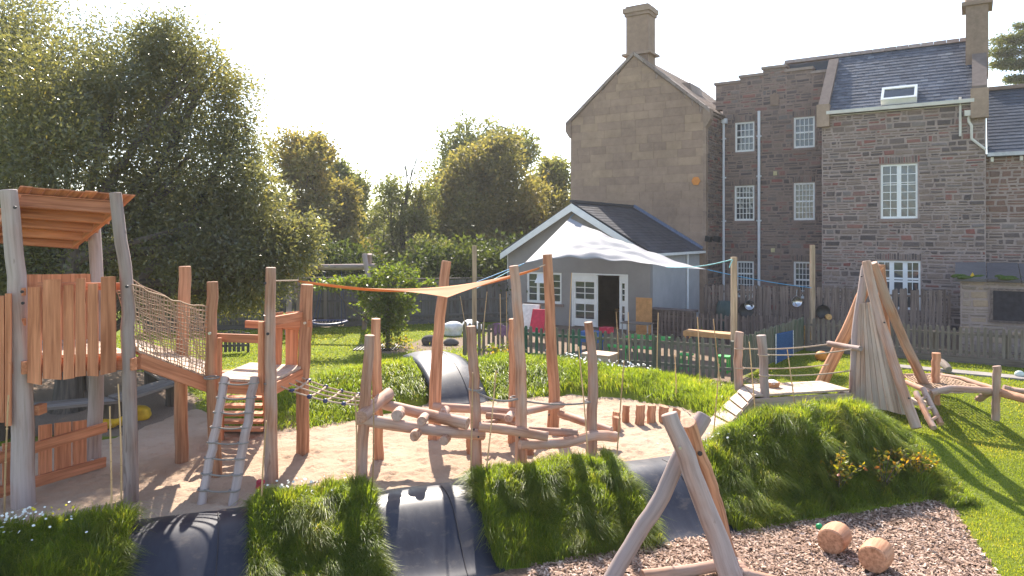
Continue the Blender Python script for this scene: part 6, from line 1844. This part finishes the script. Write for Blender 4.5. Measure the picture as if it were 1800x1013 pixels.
# ------------------------------------------------------------------ tree seat, bags, swing, yard things
ts = thing('tree_bench', 'weathered bench ring round the evergreen trunk behind the tower', 'bench', (base.x, base.y, 0))
RI, RO = 1.75, 2.35
n8 = 7
for i in range(n8):
    a0, a1 = 2 * math.pi * i / n8 + .25, 2 * math.pi * (i + 1) / n8 + .25
    c = Vector((base.x, base.y, 0)); z = .50 + .02 * math.sin(i * 2)
    def RP(r, a, zz): return c + Vector((r * math.cos(a), r * math.sin(a), zz))
    for r0, r1 in ((RI, RI + .28), (RI + .30, RO)):
        plank(ts, 'seat_plank', [RP(r0, a0 + .02, z), RP(r1, a0 + .02, z), RP(r1, a1 - .02, z), RP(r0, a1 - .02, z)], .05, 'bench')
    b = MB(); b.tube([RP((RI + RO) / 2, a0, -.05), RP((RI + RO) / 2, a0, .48)], .2, 12, True, wob=.05); b.build('leg', M['bark'], ts)
for i, (px, py, lab) in enumerate(((190, 752, 'yellow sandbag lying between the tower posts, front one'), (205, 737, 'yellow sandbag behind the front one'), (243, 736, 'yellow sandbag right of the tower post'))):
    c = G(px, py); b = MB(); b.blob(c + UP * .10, .32, .2, .13, i, amp=.22); b.single('sandbag', M['yellow'], lab, 'bag', 'yellow sandbags')
b = MB(); c = G(457, 858); b.blob(c + UP * .05, .06, .05, .06, 2, amp=.3); b.blob(c + Vector((.03, -.02, .09)), .04, .04, .04, 5, amp=.3); b.single('cloth_heap', M['pink_red'], 'crumpled red cloth at the foot of the tall platform post', 'cloth')
sg_ = thing('nest_swing', 'log swing frame with round rope nest seat behind the platform', 'swing', G(585, 585))
swd = 26.0
log(sg_, 'beam', [W(495, 468, swd + .3), W(570, 470, swd), W(660, 469, swd - .3)], .11, .11, 'log_grey')
for (t_, bt) in (((641, 447, swd - .3), (662, 590, swd - 1.2)), ((650, 447, swd - .2), (640, 590, swd + 1.0)), ((512, 450, swd + .3), (505, 590, swd - .6)), ((516, 450, swd + .3), (530, 585, swd + 1.2))):
    p = W(*bt); p.z = -.1; log(sg_, 'leg', [W(*t_), p], .09, .1, 'log_grey')
sc_ = W(579, 567, swd - .2); 
b = MB(); b.tube([sc_ + Vector((.62 * math.cos(a), .62 * math.sin(a), .02 * math.cos(2 * a))) for a in np.linspace(0, 2 * math.pi, 33)], .055, 8, False); seat = b.build('seat_ring', M['joint'], sg_)
b = MB()
for i in range(-4, 5):
    q = .58 * math.cos(math.asin(i / 5)); b.tube(sag(sc_ + Vector((i * .12, -q, 0)), sc_ + Vector((i * .12, q, 0)), .12), .012, 5, False); b.tube(sag(sc_ + Vector((-q, i * .12, 0)), sc_ + Vector((q, i * .12, 0)), .12), .012, 5, False)
b.build('seat_net', M['rope'], seat)
for px in (547, 610):
    for e in (-.3, .3): rope(sg_, [W(px + (25 if px < 579 else -10), 475, swd), sc_ + Vector(((px - 579) / F * swd * .8, e, 0))], .014, 'joint')
b = MB()
for i in range(14): b.beam(Vector((-4.9 + i * .1, 22.0, .03)), Vector((-4.9 + i * .1, 23.2, .03)), .05, .03)
b.single('grass_mat', M['black_pan'], 'dark grid mat in the grass left of the young tree', 'mat')
for i, (px, py, r, lab) in enumerate(((755, 606, .28, 'dark boulder in the grass behind the leaning post'), (793, 607, .22, 'small rounded dark boulder near the grey fence post'))):
    b = MB(); c = G(px, py); b.blob(c + UP * r * .4, r, r * .8, r * .65, i * 3 + 1, amp=.12); b.single('boulder', M['stone_dark'], lab, 'boulder', 'boulders on the lawn')
for i, (px, d, r, lab) in enumerate(((795, 25.5, .55, 'crumpled white sack lying nearer beyond the leaning post'), (830, 26.2, .6, 'white tarpaulin sack behind the nearer one by the fence end'))):
    b = MB(); c = W(px, 578, d); c.z = .28; c.z = .2; b.blob(c, r * .72, .35, .24, i * 2 + 1, 20, 14, .2); b.single('white_sack', M['cloth_white'], lab, 'sack', 'white sacks on the lawn')
# yard
def legged(name, label, cat, c, w, dp, h, mat, legmat, th=.04):
    t = thing(name, label, cat, c)
    b = MB(); b.obox(c + UP * h, U * w / 2, NB * dp / 2, UP * th / 2); b.build('tabletop', M[mat], t)
    for i in (-1, 1):
        for j in (-1, 1):
            p = c + U * (w / 2 - .05) * i + NB * (dp / 2 - .05) * j
            b = MB(); b.beam(p, p + UP * h, .04, .04, (0, 1, 0)); b.build('leg', M[legmat], t)
    return t
def yard(px, py, d): p = W(px, py, d); p.z = 0; return p
legged('work_table', 'small brown table with metal legs in front of the orange board', 'table', yard(1120, 580, 24.0), 1.0, .5, .62, 'bench', 'metal_grey')
legged('play_table', 'green tray table behind the picket fence', 'table', yard(1140, 600, 21.5), 1.3, .6, .5, 'green_pl', 'fence_dark')
legged('play_table', 'long orange-brown bench table by the fence corner post', 'table', yard(1250, 600, 20.6), 1.5, .5, .72, 'orange_board', 'orange_board', .14)
legged('play_table', 'blue play table left of the open door', 'table', yard(1040, 600, 21.0), .6, .5, .6, 'blue', 'blue', .3)
for i, (px, d, lab) in enumerate(((1085, 20.3, 'green plastic bench seat behind the middle of the green fence'), (1135, 20.0, 'green plastic bench seat below the tray table'), (1205, 18.9, 'green plastic stool left of the gate post'), (1272, 18.6, 'green plastic stool near the fence corner'))):
    legged('green_stool', lab, 'stool', yard(px, 600, d), .7 if i < 2 else .35, .3, .42, 'green_pl', 'green_pl')
t = thing('board', 'upright orange-brown board standing beside the door', 'board', yard(1132, 575, 25.2))
b = MB(); c = yard(1132, 575, 25.2); b.obox(c + UP * .75, U * .30, UP * .62, NB * .015); b.build('panel', M['orange_board'], t)
b = MB(); b.beam(c + UP * .0 - NB * .1, c + UP * .15 - NB * .1, .5, .05, NB); b.build('foot', M['orange_board'], t)
def easel(label, px, d, w, h, mat, z0=.35):
    c = yard(px, 590, d); t = thing('easel', label, 'easel', c, 'painting easels')
    for s in (-1, 1):
        b = MB(); b.prism([c - U * w / 2 - NB * .25 * s + UP * z0, c + U * w / 2 - NB * .25 * s + UP * z0, c + U * w * .45 - NB * .03 * s + UP * (z0 + h), c - U * w * .45 - NB * .03 * s + UP * (z0 + h)], NB * .02); b.build('board', M[mat], t)
        for q in (-1, 1):
            b = MB(); b.beam(c + U * w * .47 * q - NB * .33 * s, c + U * w * .45 * q + UP * (z0 + h) - NB * .01 * s, .03, .03); b.build('leg', M['post_new'], t)
    return t
easel('red painting easel behind the green painted fence', 949, 23.2, .55, .72, 'red', .45)
easel('white painting easel left of the red one', 934, 24.0, .75, .8, 'cloth_white', .45)
b = MB(); c = yard(1066, 600, 21.0); b.obox(c + UP * .79, U * .16, NB * .16, UP * .08); b.single('box', M['red'], 'red box on the blue play table', 'box')
b = MB(); c = W(1055, 655, 17.9); c.z = 0
for k, (a, e) in enumerate(((-.34, 0), (.34, 0))): b.obox(c + U * a + UP * .3, UP * .3, NB * .25, U * .02)
b.obox(c - NB * .25 + UP * .3, U * .34, UP * .3, NB * .015); b.obox(c + NB * .25 + UP * .3, U * .34, UP * .3, NB * .015); b.obox(c + UP * .61, U * .38, NB * .3, UP * .02)
b.single('wooden_crate', M['deck'], 'pale wooden crate standing against the front of the picket fence', 'crate')
b = MB(); c = yard(1183, 560, 25.3); b.obox(c + UP * .45, U * .75, UP * .42, NB * .2); b.obox(c + UP * .92 , U * .82, NB * .3, UP * .04); b.single('storage_box', M['fence_tall'], 'dark wooden storage box against the pale side wall', 'box')
b = MB(); c = yard(1276, 560, 24.6); b.lathe(c, [(.28, 0), (.33, .5), (.33, .95), (.30, 1.2), (.26, 1.24), (.26, 1.3), (.0, 1.32)], 18); b.obox(c + UP * .18, Vector((.3, 0, 0)), Vector((0, .3, 0)), Vector((0, 0, .17))); b.single('water_butt', M['darkgreen'], 'dark green water butt in front of the tall fence', 'water butt')
# pans on the tall fence
def fz(px, py, off=.10):
    a, e = Vector((6.8, 25.1, 0)), Vector((14.0, 22.75, 0)); r = (px - CX) / F; d_ = e - a
    t = (r * a.y - a.x) / (d_.x - r * d_.y); return W(px, py, (a + d_ * t).y - off)
for i, (px, py, r, m, lab) in enumerate(((1310, 545, .26, 'black_pan', 'black pan hung on the tall fence right of the water butt'), (1316, 536, .17, 'steel', 'steel pan hung over the black one beside the water butt'), (1399, 530, .18, 'steel', 'steel pan hung alone in the middle of the tall fence'), (1445, 548, .24, 'black_pan', 'black pan hung on the tall fence left of the tipi'))):
    c = fz(px, py); o = thing('hanging_pan', lab, 'pan', c, 'pans hung on the tall fence')
    b = MB(); vs = []; fs = []
    for (rr, y) in ((0.0, .0), (r * .8, .0), (r, -.09), (r * .97, -.09), (r * .78, -.015), (0.001, -.015)):
        for k in range(20): vs.append(c + Vector((rr * math.cos(k * .314159), y, rr * math.sin(k * .314159))))
    for j in range(5):
        for k in range(20): fs.append((j * 20 + k, j * 20 + (k + 1) % 20, (j + 1) * 20 + (k + 1) % 20, (j + 1) * 20 + k))
    b.add(vs, fs, .5, None, True); b.build('pan_body', M[m], o)
    b = MB(); b.beam(c + Vector((0, -.05, r * .9)), c + Vector((.03, -.02, r + .22)), .03, .02); b.build('handle', M[m], o)
b = MB(); c = fz(1455, 557, .2); b.tube([c, c + Vector((0, -.1, 0))], .10, 12, True); b.single('wood_disc', M['shelf'], 'small round of yellow wood on the black pan left of the tipi', 'disc')
# rug on the return fence
def rf_(px, py):
    a, e = FB_ + Vector((.1, .1, 0)), FC; r = (px - CX) / F; d_ = e - a
    t = (r * a.y - a.x) / (d_.x - r * d_.y); q = a + d_ * t; nn = Vector((d_.y, -d_.x, 0)).normalized(); nn = nn if nn.x < 0 else -nn
    return W(px, py, q.y) + Vector((0, -.10, 0))
rg = MB(); nu, nv = 8, 16; vs, fs = [], []
tl_, tr_, bl_, br_ = rf_(1362, 586), rf_(1391, 580), rf_(1362, 648), rf_(1391, 638)
for j in range(nv + 1):
    for i in range(nu + 1):
        p = tl_.lerp(tr_, i / nu).lerp(bl_.lerp(br_, i / nu), j / nv); vs.append(p + Vector((-.02, -.03, 0)) * math.sin(i * 1.3 + j * .4) * .6)
for j in range(nv):
    for i in range(nu): o = j * (nu + 1) + i; fs.append((o, o + 1, o + nu + 2, o + nu + 1))
rg.add(vs, fs, .5, None, True); ro = rg.single('rug', M['rug'], 'blue rug with pale fringe hanging over the side fence', 'rug')
md = ro.modifiers.new('thick', 'SOLIDIFY'); md.thickness = .015
for (a, e) in ((tl_, bl_), (tr_, br_)):
    fm = MB()
    for j in range(40):
        p = a.lerp(e, (j + .5) / 40) + Vector((0, -.015, 0)); s = -1 if a is tl_ else 1
        fm.beam(p, p + (tr_ - tl_).normalized() * .07 * s + UP * random.uniform(-.02, .01), .012, .02)
    fm.build('fringe', M['cloth_white'], ro)
b = MB(); c = rf_(1412, 590) + Vector((.1, .2, 0)); b.tube([c, c + Vector((-.05, -.04, 0))], .2, 16, True, ru=1.5); b.single('wood_slice', M['shelf'], 'oval orange wood slice hung at the end of the side fence', 'wood slice')
b = MB(); b.blob(G(1444, 634) + UP * .13, .19, .15, .14, 2, amp=.04); b.single('pumpkin', M['pumpkin'], 'orange pumpkin on the grass behind the rope handrails', 'pumpkin')
# mauve cloth on the grey fence
b = MB(); c0, c1 = FA.lerp(FB_, .13) + Vector((0, -.05, 1.08)), FA.lerp(FB_, .22) + Vector((0, -.05, 1.08))
vs, fs = [], []
for j in range(9):
    for i in range(11):
        p = c0.lerp(c1, i / 10) - UP * (.32 * j / 8) * (1 + .2 * math.sin(i * 2.1)) + Vector((0, -.03 * math.sin(i * 1.7 + j * .3), .04 * math.sin(i * .9))); vs.append(p)
for j in range(8):
    for i in range(10): o = j * 11 + i; fs.append((o, o + 1, o + 12, o + 11))
b.add(vs, fs, .5, None, True); o = b.single('draped_cloth', M['purple'], 'mauve cloth draped over the grey picket fence', 'cloth'); o.modifiers.new('thick', 'SOLIDIFY').thickness = .01

# ------------------------------------------------------------------ thin haze on the far trees, also added to lift the darks like lens flare
hz = MB(); hz.box(-950, 950, -90, 1560, -2.2, 26)
ho = hz.build('haze', None)
hm = bpy.data.materials.new('glare_haze'); hm.use_nodes = True; hm.node_tree.nodes.clear()
_o = hm.node_tree.nodes.new('ShaderNodeOutputMaterial'); _v = hm.node_tree.nodes.new('ShaderNodeVolumePrincipled')
_v.inputs['Color'].default_value = (1.0, .99, .98, 1); _v.inputs['Density'].default_value = .0006; _v.inputs['Anisotropy'].default_value = .35
hm.node_tree.links.new(_v.outputs[0], _o.inputs['Volume'])
ho.data.materials.clear(); ho.data.materials.append(hm)
tag(ho, 'thin pale sunlit haze over the playground', None, None, 'stuff')
